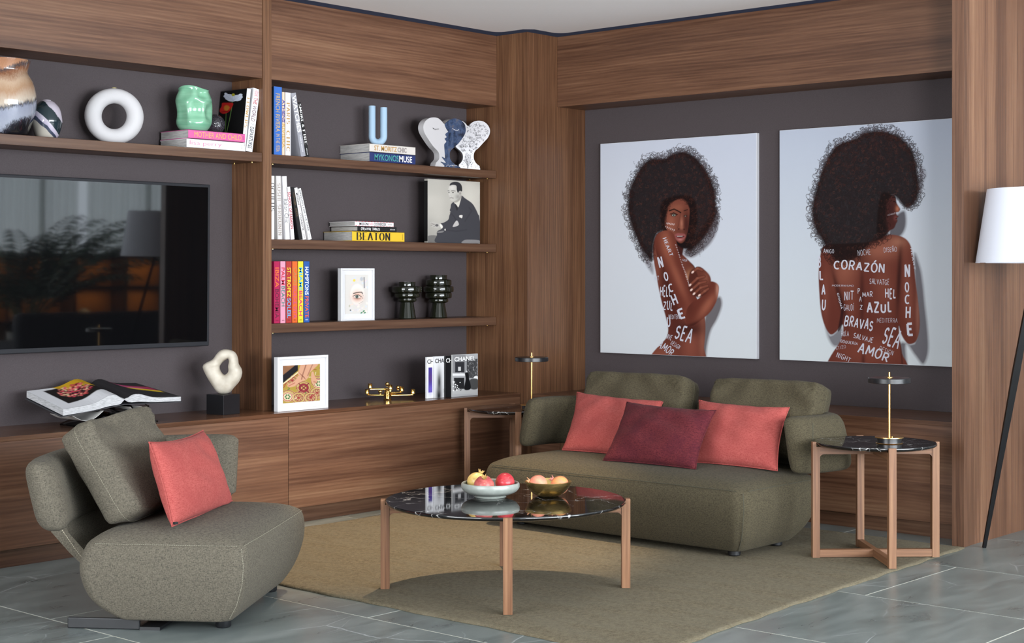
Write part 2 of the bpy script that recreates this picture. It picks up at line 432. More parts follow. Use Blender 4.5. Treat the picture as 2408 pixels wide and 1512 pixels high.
t = thing('base_cabinet', 'low walnut cabinet running behind the sofa along the right wall', 'cabinet', (XC, 5, 0))
MB().box((XC+.022, 3.543, .08), (XB-.002, YP-.002, .578)).build('body', M['plinth_y'], t, True)
MB().box((XC, 3.543, .08), (XC+.02, YP-.002, .578), bev=.001, seg=1).build('door', M['wood_y'], t, True)
MB().box((XC+.04, 3.543, 0), (XC+.06, YP-.002, .08)).build('plinth', M['plinth_y'], t, True)
o = MB().box((XC, 3.543, .578), (XB-.002, YP-.002, .60), bev=.001, seg=1).build('worktop', walnut('walnut_worktop_right', 'y', 15, .8, 0, rough=.35))
tagk(o, 'walnut worktop behind the sofa below the two large photographs', 'worktop')

def shelf(label, x0, x1, z0, z1):
    t = thing('wall_shelf', label, 'shelf', ((x0+x1)/2, YF, z0))
    MB().box((x0, YF, z0), (x1, YB-.002, z1), bev=.0015, seg=1).build('board', M['shelf'], t, True)
    for x in (x0+.05, x1-.03):
        for y in (YF+.05, YB-.06):
            MB().cyl((x, y, z0-.004), (x, y, z0), .005, seg=8).build('shelf_pin', M['gold'], t, True)
shelf('thick walnut shelf above the television holding vases and the ring', 1.5, DX0-.002, 1.962, 2.012)
shelf('thick walnut shelf holding the pale blue U-shaped vase, top of the right stack', DX1+.002, XP-.003, 1.959, 2.008)
shelf('thick walnut shelf with the yellow book and the black-and-white portrait', DX1+.002, XP-.003, 1.491, 1.542)
shelf('thick walnut shelf with the rainbow row of books and dark glass vases', DX1+.002, XP-.003, 1.028, 1.079)

# ------------------------------------------------------------------ the far side of the lounge (seen only as a reflection in the television)
em = NT('daylight_pane'); e = em.n('Emission'); e.inputs[0].default_value = (.8, .9, 1, 1); e.inputs[1].default_value = 7.0; em.l(e.outputs[0], em.out.inputs[0])
for i, (a, b) in enumerate(((-1.2, 7.2), (7.6, 14.0))):
    wn = thing('window_%d' % (i+1), None, None); wn['kind'] = 'structure'
    MB().box((a, -4.36, .35), (b, -4.33, 2.75)).build('pane', em.m, wn)
    f = MB(); n = max(2, int((b-a)/1.4))
    for k in range(n+1):
        x = a+(b-a)*k/n; f.box((x-.03, -4.33, .35), (x+.03, -4.27, 2.75))
    f.build('window_frame', M['blackm'], wn)
ct = NT('sheer_curtain_fabric'); tr = ct.n('BsdfTransparent'); tl = ct.n('BsdfTranslucent'); df = ct.n('BsdfDiffuse'); mx = ct.n('MixShader'); mx2 = ct.n('MixShader')
tl.inputs[0].default_value = (.8, .84, .8, 1); df.inputs[0].default_value = (.8, .82, .8, 1); mx.inputs[0].default_value = .4
ct.l(tl.outputs[0], mx.inputs[1]); ct.l(df.outputs[0], mx.inputs[2]); mx2.inputs[0].default_value = .7; ct.l(tr.outputs[0], mx2.inputs[1]); ct.l(mx.outputs[0], mx2.inputs[2]); ct.l(mx2.outputs[0], ct.out.inputs[0])
for k, (a, b) in enumerate(((7.5, 9.4), (9.45, 11.2), (11.3, 12.7))):
    n = 160; mb = MB(); top = [mb.bm.verts.new((a+(b-a)*i/n, -4.08+.035*math.sin(i*.62+k)+.012*math.sin(i*.23), 2.82)) for i in range(n+1)]
    bot = [mb.bm.verts.new((v.co.x, v.co.y, .03)) for v in top]
    for i in range(n): mb.bm.faces.new((top[i], top[i+1], bot[i+1], bot[i]))
    o = mb.build('sheer_curtain', ct.m, smooth=60); tagk(o, ('first', 'middle', 'last')[k]+' of three sheer pale curtains at the front window behind the lit display unit', 'curtain', 'sheer curtains at the front window')
# lit shelf unit
su = thing('display_unit', 'low lit display unit with warm niches standing before the curtains', 'shelving', (11, -3.4, 0))
WU = walnut('walnut_display', 'x', 31, .5, 0); AM = plain((190, 130, 60), .7)
xa, xb = 9.2, 12.9
MB().box((xa, -3.65, 0), (xb, -3.62, 1.37)).build('back_panel', AM, su, True)
for z in (0.02, .50, .92, 1.33): MB().box((xa, -3.62, z), (xb, -3.30, z+.04)).build('shelf_board', WU, su, True)
for k in range(6):
    x = xa+(xb-xa-.04)*k/5; MB().box((x, -3.62, .06), (x+.04, -3.30, 1.34)).build('divider', WU, su, True)
for k in range(5):
    x = xa+(xb-xa)*(k+.5)/5
    for z in (.90, 1.31):
        l = bpy.data.lights.new('niche_light', 'AREA'); l.shape = 'RECTANGLE'; l.size = .5; l.size_y = .03; l.energy = (6, 4)[z < 1.0]; l.color = (1, .62, .28)
        lo = bpy.data.objects.new('niche_light', l); COL.objects.link(lo); lo.location = (x, -3.45, z+.001)
for x, z, c, r, h, lb in ((10.3, .961, (150, 60, 60), .05, .26, 'dull red vase'), (11.5, .961, (205, 190, 160), .06, .2, 'sand-coloured vase'), (10.9, .541, (210, 205, 190), .08, .14, 'squat pale vase'), (9.95, .541, (190, 150, 110), .07, .2, 'tan vase')):
    o = MB().lathe([(r*.6, 0), (r, h*.3), (r*.9, h*.7), (r*.4, h*.9), (r*.45, h)], 20).build('vase', plain(c, .4), smooth=True); o.location = (x, -3.45, z); tagk(o, lb+' on the lit display unit across the lounge', 'vase', 'vases on the display unit')
# dark sofa back + palm
sb = thing('lounge_sofa', 'dark sofa standing across the lounge in front of the display unit', 'sofa', (10.2, -.9, 0))
MB().box((8.3, -1.5, .12), (12.3, -.5, .45), bev=.06, seg=3).build('seat', plain((38, 40, 44), .9), sb, True, smooth=True)
MB().box((8.3, -.62, .14), (12.3, -.42, .78), bev=.07, seg=3).build('backrest', plain((38, 40, 44), .9), sb, True, smooth=True)
pl = thing('potted_palm', 'tall potted palm in front of the curtains', 'plant', (9.25, -1.9, 0))
MB().lathe([(.17, 0), (.22, .2), (.24, .5), (.22, .5), (.20, .46)], 28).build('pot', plain((120, 118, 112), .7), pl, False, smooth=True)
rnd = random.Random(5); fr = MB(); lf = MB(); stv = (0, 0)
for k in range(34):
    an = rnd.uniform(0, 6.28); ln = rnd.uniform(1.1, 1.62); el = rnd.uniform(.75, 1.25); pts = []
    for s in np.linspace(0, 1, 12):
        r_ = ln*(s*math.cos(el)+.42*s*s); z_ = .5+ln*(1.45*s*math.sin(el)-.5*s**2.3)
        pts.append(Vector((r_*math.cos(an), r_*math.sin(an), z_)))
    fr.tube(pts, [.009*(1-.8*i/11) for i in range(12)], 5)
    for i in range(3, 12):
        for q in (0, .5):
            p = pts[i].lerp(pts[max(i-1, 0)], q); d = (pts[i]-pts[i-1]).normalized(); sd = d.cross(Vector((0, 0, 1))).normalized()
            for s in (-1, 1):
                l2 = .30*(1-abs(i/11-.55)); tip = p+(sd*s*.72+d*.75-Vector((0, 0, .35)))*l2; m_ = p.lerp(tip, .45)+Vector((0, 0, .02)); wv = d*.022
                lf.quad(p-wv*.4, m_-wv, tip, m_+wv)
fr.build('stem', plain((70, 90, 50), .6), pl); lf.build('foliage', plain((40, 66, 40), .5), pl)
fl2 = thing('arc_lamp', 'arching floor lamp with a large pale shade', 'lamp', (10.1, -.1, 0))
MB().tube([(10.1, -.1, .03), (10.2, -.15, .7), (10.4, -.25, 1.4), (10.7, -.45, 2.0), (11.15, -.7, 2.45), (11.6, -.9, 2.5)], .012, 8).build('arm', M['blackm'], fl2, True, smooth=True)
MB().lathe([(.2, 0), (.2, .03)], 28).build('base', M['blackm'], fl2)
# ------------------------------------------------------------------ lettering
def font_shape(s, bold=0.0):
    cu = bpy.data.curves.new('txt', 'FONT'); cu.body = s; cu.offset = bold; cu.resolution_u = 3
    o = bpy.data.objects.new('txt', cu); COL.objects.link(o)
    me = bpy.data.meshes.new_from_object(o)
    co = np.empty(len(me.vertices)*3); me.vertices.foreach_get('co', co); co = co.reshape(-1, 3)[:, :2].copy()
    faces = [tuple(p.vertices) for p in me.polygons]
    bpy.data.objects.remove(o); bpy.data.curves.remove(cu); bpy.data.meshes.remove(me)
    return co, faces
def arc(cx, cy, rx, ry, a0, a1, n=10): return [(cx+rx*math.cos(math.radians(a0+(a1-a0)*i/n)), cy+ry*math.sin(math.radians(a0+(a1-a0)*i/n))) for i in range(n+1)]
GL = {
 'A': [[(0, 0), (.5, 1), (1, 0)], [(.2, .36), (.8, .36)]], 'B': [[(.08, 0), (.08, 1)], [(.08, 1)]+arc(.5, .76, .38, .24, 90, -90)+[(.08, .52)], [(.08, .52)]+arc(.52, .26, .46, .26, 90, -90)+[(.08, 0)]],
 'C': [arc(.55, .5, .52, .5, 50, 310, 14)], 'D': [[(.08, 0), (.08, 1)], [(.08, 1)]+arc(.35, .5, .6, .5, 90, -90, 12)+[(.08, 0)]],
 'E': [[(.1, 0), (.1, 1)], [(.1, 1), (.9, 1)], [(.1, .52), (.75, .52)], [(.1, 0), (.9, 0)]], 'F': [[(.1, 0), (.1, 1)], [(.1, 1), (.9, 1)], [(.1, .52), (.75, .52)]],
 'G': [arc(.55, .5, .52, .5, 50, 330, 14)+[(.98, .42), (.6, .42)]], 'H': [[(.08, 0), (.08, 1)], [(.92, 0), (.92, 1)], [(.08, .5), (.92, .5)]],
 'I': [[(.5, 0), (.5, 1)]], 'J': [[(.8, 1), (.8, .25)]+arc(.45, .25, .35, .25, 0, -180, 8)], 'K': [[(.1, 0), (.1, 1)], [(.9, 1), (.1, .42)], [(.35, .6), (.95, 0)]],
 'L': [[(.12, 1), (.12, 0), (.9, 0)]], 'M': [[(0, 0), (.1, 1), (.5, .25), (.9, 1), (1, 0)]], 'N': [[(.08, 0), (.08, 1), (.92, 0), (.92, 1)]],
 'O': [arc(.5, .5, .5, .5, 90, 450, 18)], 'P': [[(.1, 0), (.1, 1)], [(.1, 1)]+arc(.5, .74, .42, .26, 90, -90)+[(.1, .48)]],
 'Q': [arc(.5, .5, .5, .5, 90, 450, 18), [(.6, .25), (1, -.05)]], 'R': [[(.1, 0), (.1, 1)], [(.1, 1)]+arc(.5, .74, .4, .26, 90, -90)+[(.1, .48)], [(.45, .48), (.95, 0)]],
 'S': [arc(.5, .75, .42, .25, 30, 270, 10)+arc(.5, .25, .44, .25, 90, -150, 10)[1:]], 'T': [[(.5, 0), (.5, 1)], [(0, 1), (1, 1)]],
 'U': [[(.08, 1), (.08, .35)]+arc(.5, .35, .42, .35, 180, 360, 10)+[(.92, 1)]], 'V': [[(0, 1), (.5, 0), (1, 1)]], 'W': [[(0, 1), (.25, 0), (.5, .8), (.75, 0), (1, 1)]],
 'X': [[(0, 1), (1, 0)], [(1, 1), (0, 0)]], 'Y': [[(0, 1), (.5, .48), (1, 1)], [(.5, .48), (.5, 0)]], 'Z': [[(.05, 1), (.95, 1), (.05, 0), (.95, 0)]],
 '&': [[(.95, 0), (.2, .75)]+arc(.42, .82, .22, .18, 200, -60, 8)+[(.15, .3)]+arc(.4, .2, .3, .2, 170, 350, 8)+[(.95, .45)]],
 "'": [[(.5, .85), (.5, 1.1)]], '.': [[(.4, 0), (.6, .04)]], '-': [[(.2, .5), (.8, .5)]],
}
GW = {'I': .28, 'M': 1.25, 'W': 1.35, 'L': .8, 'E': .8, 'F': .78, 'T': .95, 'S': .82, ' ': .55, 'J': .7, '.': .3, "'": .2, 'P': .85}
ACC = {'Ó': ('O', [(.45, 1.12), (.75, 1.35)]), 'Í': ('I', [(.5, 1.12), (.9, 1.32)]), 'Ñ': ('N', [(.1, 1.15), (.35, 1.28), (.6, 1.15), (.9, 1.28)])}
def ribbon(pts, wf, V, Fc):
    P = [np.array(p, float) for p in pts]; n = len(P); base = len(V)
    cl = np.allclose(P[0], P[-1]) and n > 3
    for i, p in enumerate(P):
        a = P[i-1] if i else (P[-2] if cl else p); b = P[i+1] if i < n-1 else (P[1] if cl else p)
        d = b-a; L_ = np.hypot(*d) or 1; d = d/L_; nn = np.array([-d[1], d[0]])
        w1 = wf(d)/2
        if 0 < i < n-1:
            d1 = p-P[i-1]; d2 = P[i+1]-p; c = (d1@d2)/((np.hypot(*d1)*np.hypot(*d2)) or 1)
            if c < .6:   # sharp corner: break the ribbon so that both legs keep their width
                e1 = d1/np.hypot(*d1); n1 = np.array([-e1[1], e1[0]]); w_ = wf(e1)/2
                V.append(p+n1*w_); V.append(p-n1*w_); Fc.append((len(V)-4, len(V)-3, len(V)-1, len(V)-2)) if i else None
                e2 = d2/np.hypot(*d2); n2 = np.array([-e2[1], e2[0]]); w_ = wf(e2)/2
                V.append(p+n2*w_); V.append(p-n2*w_); continue
        elif i == n-1:
            e1 = (p-P[-2]); e1 = e1/(np.hypot(*e1) or 1); nn = np.array([-e1[1], e1[0]]) if not cl else nn; w1 = wf(e1 if not cl else d)/2
        V.append(p+nn*w1); V.append(p-nn*w1)
        if i: Fc.append((len(V)-4, len(V)-3, len(V)-1, len(V)-2))
def stroke_shape(s, thick=.16, thin=None, jitter=0, serif=False, rnd=random.Random(1)):
    """brush or high-contrast roman letters; returns verts (cap height 1) and faces"""
    V = []; Fc = []; x = 0; thin = thick if thin is None else thin; asp = .62
    wf = lambda d: thin+(thick-thin)*abs(d[1])**1.5
    for ch in s:
        acc = None
        if ch in ACC: ch, acc = ACC[ch]
        gw = GW.get(ch, 1)*asp
        jy = rnd.uniform(-1, 1)*jitter*.5; js = 1+rnd.uniform(-1, 1)*jitter; jr = rnd.uniform(-1, 1)*jitter*.6
        f = lambda p: (x+p[0]*gw+jr*(p[1]-.5)*.5+rnd.uniform(-1, 1)*jitter*.12, jy+p[1]*js+rnd.uniform(-1, 1)*jitter*.12)
        for st in GL.get(ch, []): ribbon([f(p) for p in st], wf, V, Fc)
        if acc: ribbon([f(p) for p in acc], wf, V, Fc)
        if serif and ch not in 'CGOQS .&':
            for st in GL.get(ch, []):
                for p in (st[0], st[-1]):
                    if p[1] in (0, 1) and not (ch in 'BDPR' and p[0] > .2) : ribbon([(x+p[0]*gw-.14, abs(p[1]-.02)), (x+p[0]*gw+.14, abs(p[1]-.02))], lambda d: thin, V, Fc)
        x += gw+.17+thick*.5
    return np.array(V), Fc
def bquad(shape_co, Q):
    """place a lettering shape inside a box; Q = origin(lower left), right vector, up vector"""
    lo = shape_co.min(0); hi = shape_co.max(0); u = (shape_co-lo)/np.maximum(hi-lo, 1e-6)
    o, r, up = [np.array(q, float) for q in Q]
    return o[None]+u[:, :1]*r[None]+u[:, 1:]*up[None]
_fs = {}
def comps(n, faces):
    par = list(range(n))
    def find(a):
        while par[a] != a: par[a] = par[par[a]]; a = par[a]
        return a
    for f in faces:
        for i in f[1:]: par[find(i)] = find(f[0])
    ids = {}; return np.array([ids.setdefault(find(i), len(ids)) for i in range(n)])
def letter_mesh(items):
    """items: list of (text, style, Q). style: ('f', bold) | ('s', thick, thin, jitter, serif)"""
    V = []; Fc = []; n = 0
    for tx, st, Q in items:
        k = (tx, st)
        if k not in _fs: _fs[k] = font_shape(tx, st[1]) if st[0] == 'f' else stroke_shape(tx, st[1], st[2], st[3], st[4], random.Random(len(tx)*7+3))
        co, fc = _fs[k]; P = bquad(co, Q)
        if st[0] == 's': nv_ = np.cross(Q[1], Q[2]); nv_ = nv_/np.linalg.norm(nv_); P = P+nv_[None]*(comps(len(P), fc)%12)[:, None]*.00006
        V.append(P); Fc += [tuple(i+n for i in f) for f in fc]; n += len(P)
    me = bpy.data.meshes.new('lettering'); me.from_pydata(np.vstack(V).tolist(), [], Fc); me.update(); return me
def lettering(items, m, parent, world=False, name='lettering'):
    return link_mesh(name, letter_mesh(items), m, parent, world)

# ------------------------------------------------------------------ painted prints (flat pictures): a fine grid whose points carry the print's own colours
class Print:
    def __init__(s, O, R, U, nx, ny):
        """O lower-left corner, R right vector, U up vector (world)"""
        s.O, s.R, s.U, s.nx, s.ny = np.array(O, float), np.array(R, float), np.array(U, float), nx, ny
        gx, gy = np.meshgrid(np.linspace(0, 1, nx), np.linspace(0, 1, ny)); s.W = s.O+gx[..., None]*s.R+gy[..., None]*s.U
        q = s.W-CAM; D = q@FW; s.X = CXP+F_PX*(q@RT)/D; s.Y = HYP-F_PX*q[..., 2]/D
        s.C = np.ones((ny, nx, 3))*.5; s.clip = None; s.gx, s.gy = gx, gy
        s.ox = s.oy = 0; s.k = 1
    def frame(s, ox, oy, k): s.ox, s.oy, s.k = ox, oy, k; s.x = (s.X-ox)*k; s.y = (s.Y-oy)*k; return s
    def uv(s): s.x = s.gx*1; s.y = 1-s.gy; return s
    def fill(s, c): s.C[:] = lin(c)
    def put(s, a, c):
        if s.clip is not None: a = a*s.clip
        c = np.array(lin(c)) if isinstance(c, tuple) else c
        s.C += (c-s.C)*a[..., None]
    def sm(s, pts, n=5):
        P = np.array(pts, float); out = []; N = len(P)
        for i in range(N):
            a, b, c, d = P[i-1], P[i], P[(i+1) % N], P[(i+2) % N]
            for t in np.linspace(0, 1, n, endpoint=False): out.append(.5*((2*b)+(-a+c)*t+(2*a-5*b+4*c-d)*t*t+(-a+3*b-3*c+d)*t**3))
        return np.array(out)
    def sdf(s, P, pad):
        x, y = s.x, s.y; d = np.full(x.shape, 1e9); lo = P.min(0)-pad; hi = P.max(0)+pad
        m = (x > lo[0]) & (x < hi[0]) & (y > lo[1]) & (y < hi[1]); xs, ys = x[m], y[m]
        if not xs.size: return d
        dm = np.full(xs.shape, 1e18); ins = np.zeros(xs.shape, bool)
        for a, b in zip(P, np.roll(P, -1, 0)):
            e = b-a; L2 = e@e or 1e-9; wx = xs-a[0]; wy = ys-a[1]; t = np.clip((wx*e[0]+wy*e[1])/L2, 0, 1)
            dm = np.minimum(dm, (wx-t*e[0])**2+(wy-t*e[1])**2)
            c = ((a[1] <= ys) != (b[1] <= ys)); ins ^= c & (xs < a[0]+(ys-a[1])*(b[0]-a[0])/((b[1]-a[1]) or 1e-9))
        r = np.sqrt(dm); r[ins] *= -1; d[m] = r; return d
    def poly(s, pts, c, soft=2., a=1., smooth=True):
        P = s.sm(pts) if smooth else np.array(pts, float); d = s.sdf(P, soft*2+1); al = np.clip(.5-d/(2*soft), 0, 1)*a; s.put(al, c); return d
    def mask(s, pts, soft=2., smooth=True):
        P = s.sm(pts) if smooth else np.array(pts, float); return np.clip(.5-s.sdf(P, soft*2+1)/(2*soft), 0, 1)
    def blob(s, cx, cy, rx, ry, c, a=1., ang=0, pw=2.):
        t = math.radians(ang); dx, dy = s.x-cx, s.y-cy; u = (dx*math.cos(t)+dy*math.sin(t))/rx; v = (-dx*math.sin(t)+dy*math.cos(t))/ry
        s.put(np.exp(-(u*u+v*v)**(pw/2))*a, c)
    def disc(s, cx, cy, rx, ry, c, soft=.08, a=1., ang=0):
        t = math.radians(ang); dx, dy = s.x-cx, s.y-cy; u = (dx*math.cos(t)+dy*math.sin(t))/rx; v = (-dx*math.sin(t)+dy*math.cos(t))/ry
        s.put(np.clip((1-np.sqrt(u*u+v*v))/soft, 0, 1)*a, c)
    def line(s, pts, wd, c, a=1., soft=None, taper=False):
        P = np.array(pts, float); soft = wd*.3 if soft is None else soft; lo = P.min(0)-wd-soft; hi = P.max(0)+wd+soft
        m = (s.x > lo[0]) & (s.x < hi[0]) & (s.y > lo[1]) & (s.y < hi[1]); xs, ys = s.x[m], s.y[m]
        if not xs.size: return
        best = np.full(xs.shape, 1e9); n = len(P)-1
        for i, (p, q) in enumerate(zip(P, P[1:])):
            e = q-p; L2 = e@e or 1e-9; t = np.clip(((xs-p[0])*e[0]+(ys-p[1])*e[1])/L2, 0, 1)
            d = np.hypot(xs-p[0]-t*e[0], ys-p[1]-t*e[1])
            if taper: d = d+wd*.5*(i+t)/n*.7
            best = np.minimum(best, d)
        al = np.zeros(s.x.shape); al[m] = np.clip(.5-(best-wd/2)/max(soft, 1e-6), 0, 1)*a; s.put(al, c)
    def noise(s, amp, fx, fy, seed=0, c=(1, 1, 1)):
        r = np.random.RandomState(seed); g = r.rand(int(fy)+3, int(fx)+3)
        u = s.gx*fx; v = s.gy*fy; i = u.astype(int); j = v.astype(int); fu = u-i; fv = v-j; fu = fu*fu*(3-2*fu); fv = fv*fv*(3-2*fv)
        return (g[j, i]*(1-fu)*(1-fv)+g[j, i+1]*fu*(1-fv)+g[j+1, i]*(1-fu)*fv+g[j+1, i+1]*fu*fv-.5)*2*amp
    def splat(s, px, py, cols, al):
        """points given in frame coordinates"""
        T = np.c_[s.gx.ravel(), s.gy.ravel()]; A = []
        idx = [(0, 0), (0, s.nx-1), (s.ny-1, s.nx-1), (s.ny-1, 0)]
        rows = []; rh = []
        for j, i in idx:
            x_, y_, u_, v_ = s.x[j, i], s.y[j, i], s.gx[j, i], s.gy[j, i]
            rows.append([x_, y_, 1, 0, 0, 0, -u_*x_, -u_*y_]); rh.append(u_); rows.append([0, 0, 0, x_, y_, 1, -v_*x_, -v_*y_]); rh.append(v_)
        h = np.linalg.solve(np.array(rows), np.array(rh)); w_ = h[6]*px+h[7]*py+1
        u = (h[0]*px+h[1]*py+h[2])/w_; v = (h[3]*px+h[4]*py+h[5])/w_
        i = np.round(u*(s.nx-1)).astype(int); j = np.round(v*(s.ny-1)).astype(int); ok = (i >= 0) & (i < s.nx) & (j >= 0) & (j < s.ny)
        i, j = i[ok], j[ok]; s.C[j, i] += (cols[ok]-s.C[j, i])*al[ok][:, None]
    def curls(s, M_, n, r0, r1, c0, c1, seed, inner=True, al=.8, arcs=1.2):
        """many small curly strands wherever mask callable M_(x,y) allows"""
        R = np.random.RandomState(seed); xa, xb, ya, yb = M_[0]; pts = []
        cx = R.uniform(xa, xb, n*3); cy = R.uniform(ya, yb, n*3); ok = M_[1](cx, cy); cx, cy = cx[ok][:n], cy[ok][:n]; n = len(cx)
        r = R.uniform(r0, r1, n); a0 = R.uniform(0, 6.28, n); ln = R.uniform(.8, 2.2, n)*arcs; T = 26
        t = np.linspace(0, 1, T)[None]; ang = a0[:, None]+ln[:, None]*2.4*t; dr = R.uniform(-1, 1, (n, 2))*r[:, None]*1.4
        X = cx[:, None]+r[:, None]*np.cos(ang)+dr[:, :1]*t; Y = cy[:, None]+r[:, None]*np.sin(ang)+dr[:, 1:]*t
        q = R.rand(n)[:, None, None]**1.5; cols = (np.array(lin(c0))*(1-q)+np.array(lin(c1))*q)*np.ones((1, T, 1))
        s.splat(X.ravel(), Y.ravel(), cols.reshape(-1, 3), np.full(X.size, al))
    def build(s, name, parent, off=0.0, m=None, n=None):
        V = s.W.reshape(-1, 3)+(np.array(n)*off if n is not None else 0); nx, ny = s.nx, s.ny
        j, i = np.meshgrid(np.arange(ny-1), np.arange(nx-1), indexing='ij'); b = (j*nx+i).ravel()
        F = np.c_[b, b+1, b+nx+1, b+nx]; me = bpy.data.meshes.new(name)
        me.vertices.add(len(V)); me.vertices.foreach_set('co', V.astype(np.float32).ravel())
        me.loops.add(F.size); me.loops.foreach_set('vertex_index', F.ravel().astype(np.int32))
        me.polygons.add(len(F)); me.polygons.foreach_set('loop_start', np.arange(0, F.size, 4, dtype=np.int32)); me.polygons.foreach_set('loop_total', np.full(len(F), 4, np.int32))
        me.update(calc_edges=True)
        ca = me.color_attributes.new('Col', 'FLOAT_COLOR', 'POINT'); rgba = np.ones((len(V), 4), np.float32); rgba[:, :3] = np.clip(s.C.reshape(-1, 3), 0, 1)
        ca.data.foreach_set('color', rgba.ravel())
        return link_mesh(name, me, m or M['print'], parent, True)
# ------------------------------------------------------------------ books
YS = 6.722
FLAT = Matrix(((0, 0, -1, 0), (0, 1, 0, 0), (1, 0, 0, 0), (0, 0, 0, 1)))
def book(label, group, x0, x1, z0, z1, cover, text=(), ys=YS, lean=0.0, depth=.215, flat=False, board=None, cat='book', spine=None, name='book', yaw=0):
    """upright: spine spans x0..x1, z0..z1. flat: lies on its side, same box. lean = sideways shift of the top in metres"""
    if flat:
        th = z1-z0; h = x1-x0; Mx = Matrix.Translation((x1, ys, z0)) @ FLAT
    else:
        th = x1-x0; h = z1-z0; a = math.asin(max(-.9, min(.9, lean/max(h, .01)))); h = h/math.cos(a) if a else h
        Mx = Matrix.Translation((x0 if a <= 0 else x1, ys, z0)) @ Matrix.Rotation(a, 4, 'Y') @ Matrix.Translation((0 if a <= 0 else -th, 0, 0))
        if a < 0: pass
    if flat: th = z1-z0
    t = thing(name, label, cat, group=group, matrix=Mx)
    b = .0028; th -= .0006
    cv = MB().box((0, 0, 0), (b, depth, h), bev=.0008, seg=1).box((th-b, 0, 0), (th, depth, h), bev=.0008, seg=1).box((0, 0, 0), (th, b, h), bev=.0008, seg=1)
    cvo = cv.build('cover', board or plain(cover, .42), t)
    if spine: MB().box((0, -.0006, 0), (th, 0, h)).build('spine', plain(spine, .42), t)
    MB().box((b, b, .003), (th-b, depth-.004, h-.003)).build('page_block', M['pages'], t)
    for tx, f0, f1, c, hf, st in text:
        # f0..f1 down the spine from its head, hf = share of the thickness
        L_ = (f1-f0)*h; hh = hf*th; off = (th-hh)/2
        if isinstance(st, tuple) and st[0] == 'small':      # small line at a given cross position
            off = st[1]*th; hh = hf*th; st = ('f', .0)
        lettering([(tx, st, ((off, -.0014, h-f0*h), (0, 0, -L_), (hh, 0, 0)))], plain(c, .5), cvo)
    return t
SB = ('f', .008); SR = ('f', .0); SX = ('f', .012); SL = ('f', -.012)
DID = ('s', .20, .035, 0, True); DIL = ('s', .13, .03, 0, True)
def px2(x, yy, Y=YS): p = ony(x, yy, Y); return float(p[0]), float(p[2])
def ub(label, group, xl, xr, ytop, zb, cover, text, tl=None, **kw):
    """upright book from its spine's foot (xl..xr) and head measurements"""
    xa = px2(xl, 500)[0]; xb = px2(xr, 500)[0]; zt = px2(xl, ytop)[1]
    lean = 0 if tl is None else px2(tl, 500)[0]-xa
    return book(label, group, xa, xb, zb, zt, cover, text, lean=lean, **kw)
AS = lambda c: ('ASSOULINE', .93, .975, c, .22, SR)
G1 = 'books on the left shelf by the divider'; G2 = 'books at the left of the top right shelf'; G3 = 'books at the left of the second right shelf'; G4 = 'rainbow row of books'
z1 = 2.0085
# top right shelf
ub('blue book with gold spine lettering in a clear slipcase, tallest on its shelf', G2, 643.6, 662.5, 203, z1, (52, 104, 186), [('FRENCH RIVIERA', .10, .66, (205, 170, 90), .55, SR), ('IN THE 1920s', .69, .95, (205, 170, 90), .48, SR)], board=plain((30, 48, 66), .15), spine=(52, 104, 186))
ub('cream book with blue lettering squeezed beside the blue slipcased book', G2, 662.7, 670, 216, z1, (226, 196, 172), [('ATHENS', .12, .48, (42, 52, 150), .8, SX), ('RIVIERA', .5, .88, (196, 160, 90), .8, SX)])
ub('white book whose spine reads in gold serif letters, beside the cream one', G2, 670.3, 684.3, 216.7, z1, (226, 222, 228), [('PARIS', .16, .50, (178, 142, 84), .6, DID), ('CHIC', .60, .93, (178, 142, 84), .6, DID)])
ub('grey book with white lettering leaning left against the white one', G2, 707.5, 719, 222, z1, (150, 150, 158), [('WATCHES', .04, .62, (240, 240, 242), .8, ('f', .02)), ('A GUIDE BY ASSOULINE', .66, .93, (235, 235, 238), .28, SR)], tl=684.4, spine=(150, 150, 158))
ub('black book with white serif lettering leaning at the end of the top row', G2, 720, 727.6, 243, z1, (22, 22, 24), [('SMOKE', .03, .37, (235, 235, 235), .75, DID), ('&', .4, .46, (235, 235, 235), .7, SR), ('FIRE', .5, .78, (235, 235, 235), .75, DID), ('ASSOULINE', .84, .96, (235, 235, 235), .3, SR)], tl=700.2)
# second shelf
z2 = 1.5425
ub('white book with large black serif lettering at the divider', G3, 634.8, 645.7, 413, z2, (240, 240, 242), [('OCULUS', .11, .56, (24, 24, 26), .85, DIL)])
ub('pale grey book with thin serif capitals, next to the white one', G3, 652, 664.6, 413.7, z2, (212, 208, 206), [('SUSHI SHOKUNIN', .12, .94, (150, 138, 128), .6, DIL)], tl=648.3)
ub('white book with flowing black script on its spine', G3, 670.7, 682.2, 415, z2, (238, 236, 240), [('Italian Chic', .36, .74, (30, 30, 34), .8, ('f', -.01))], tl=662.8)
ub('white book with red capitals leaning behind the black one', G3, 683.8, 693.2, 440, z2, (236, 232, 236), [('SCHOOL OF FASHION', .10, .80, (166, 38, 52), .7, ('f', .02))], tl=673.4)
ub('thick black book leaning between two white ones', G3, 703.0, 711.6, 443, z2, (22, 21, 23), [('Heritage', .1, .34, (110, 88, 62), .6, SR), ('INDIA', .4, .56, (110, 88, 62), .45, SR)], tl=684)
ub('white cookbook with a red patterned edge leaning on the black book', G3, 712.2, 720.8, 443.7, z2, (236, 232, 232), [('MISSONI', .10, .33, (28, 28, 30), .5, SB), ('Family', .36, .46, (206, 70, 90), .6, SL), ('COOKBOOK', .49, .83, (28, 28, 30), .5, SB), ('ASSOULINE', .89, .97, (40, 40, 40), .3, SR)], tl=691.8)
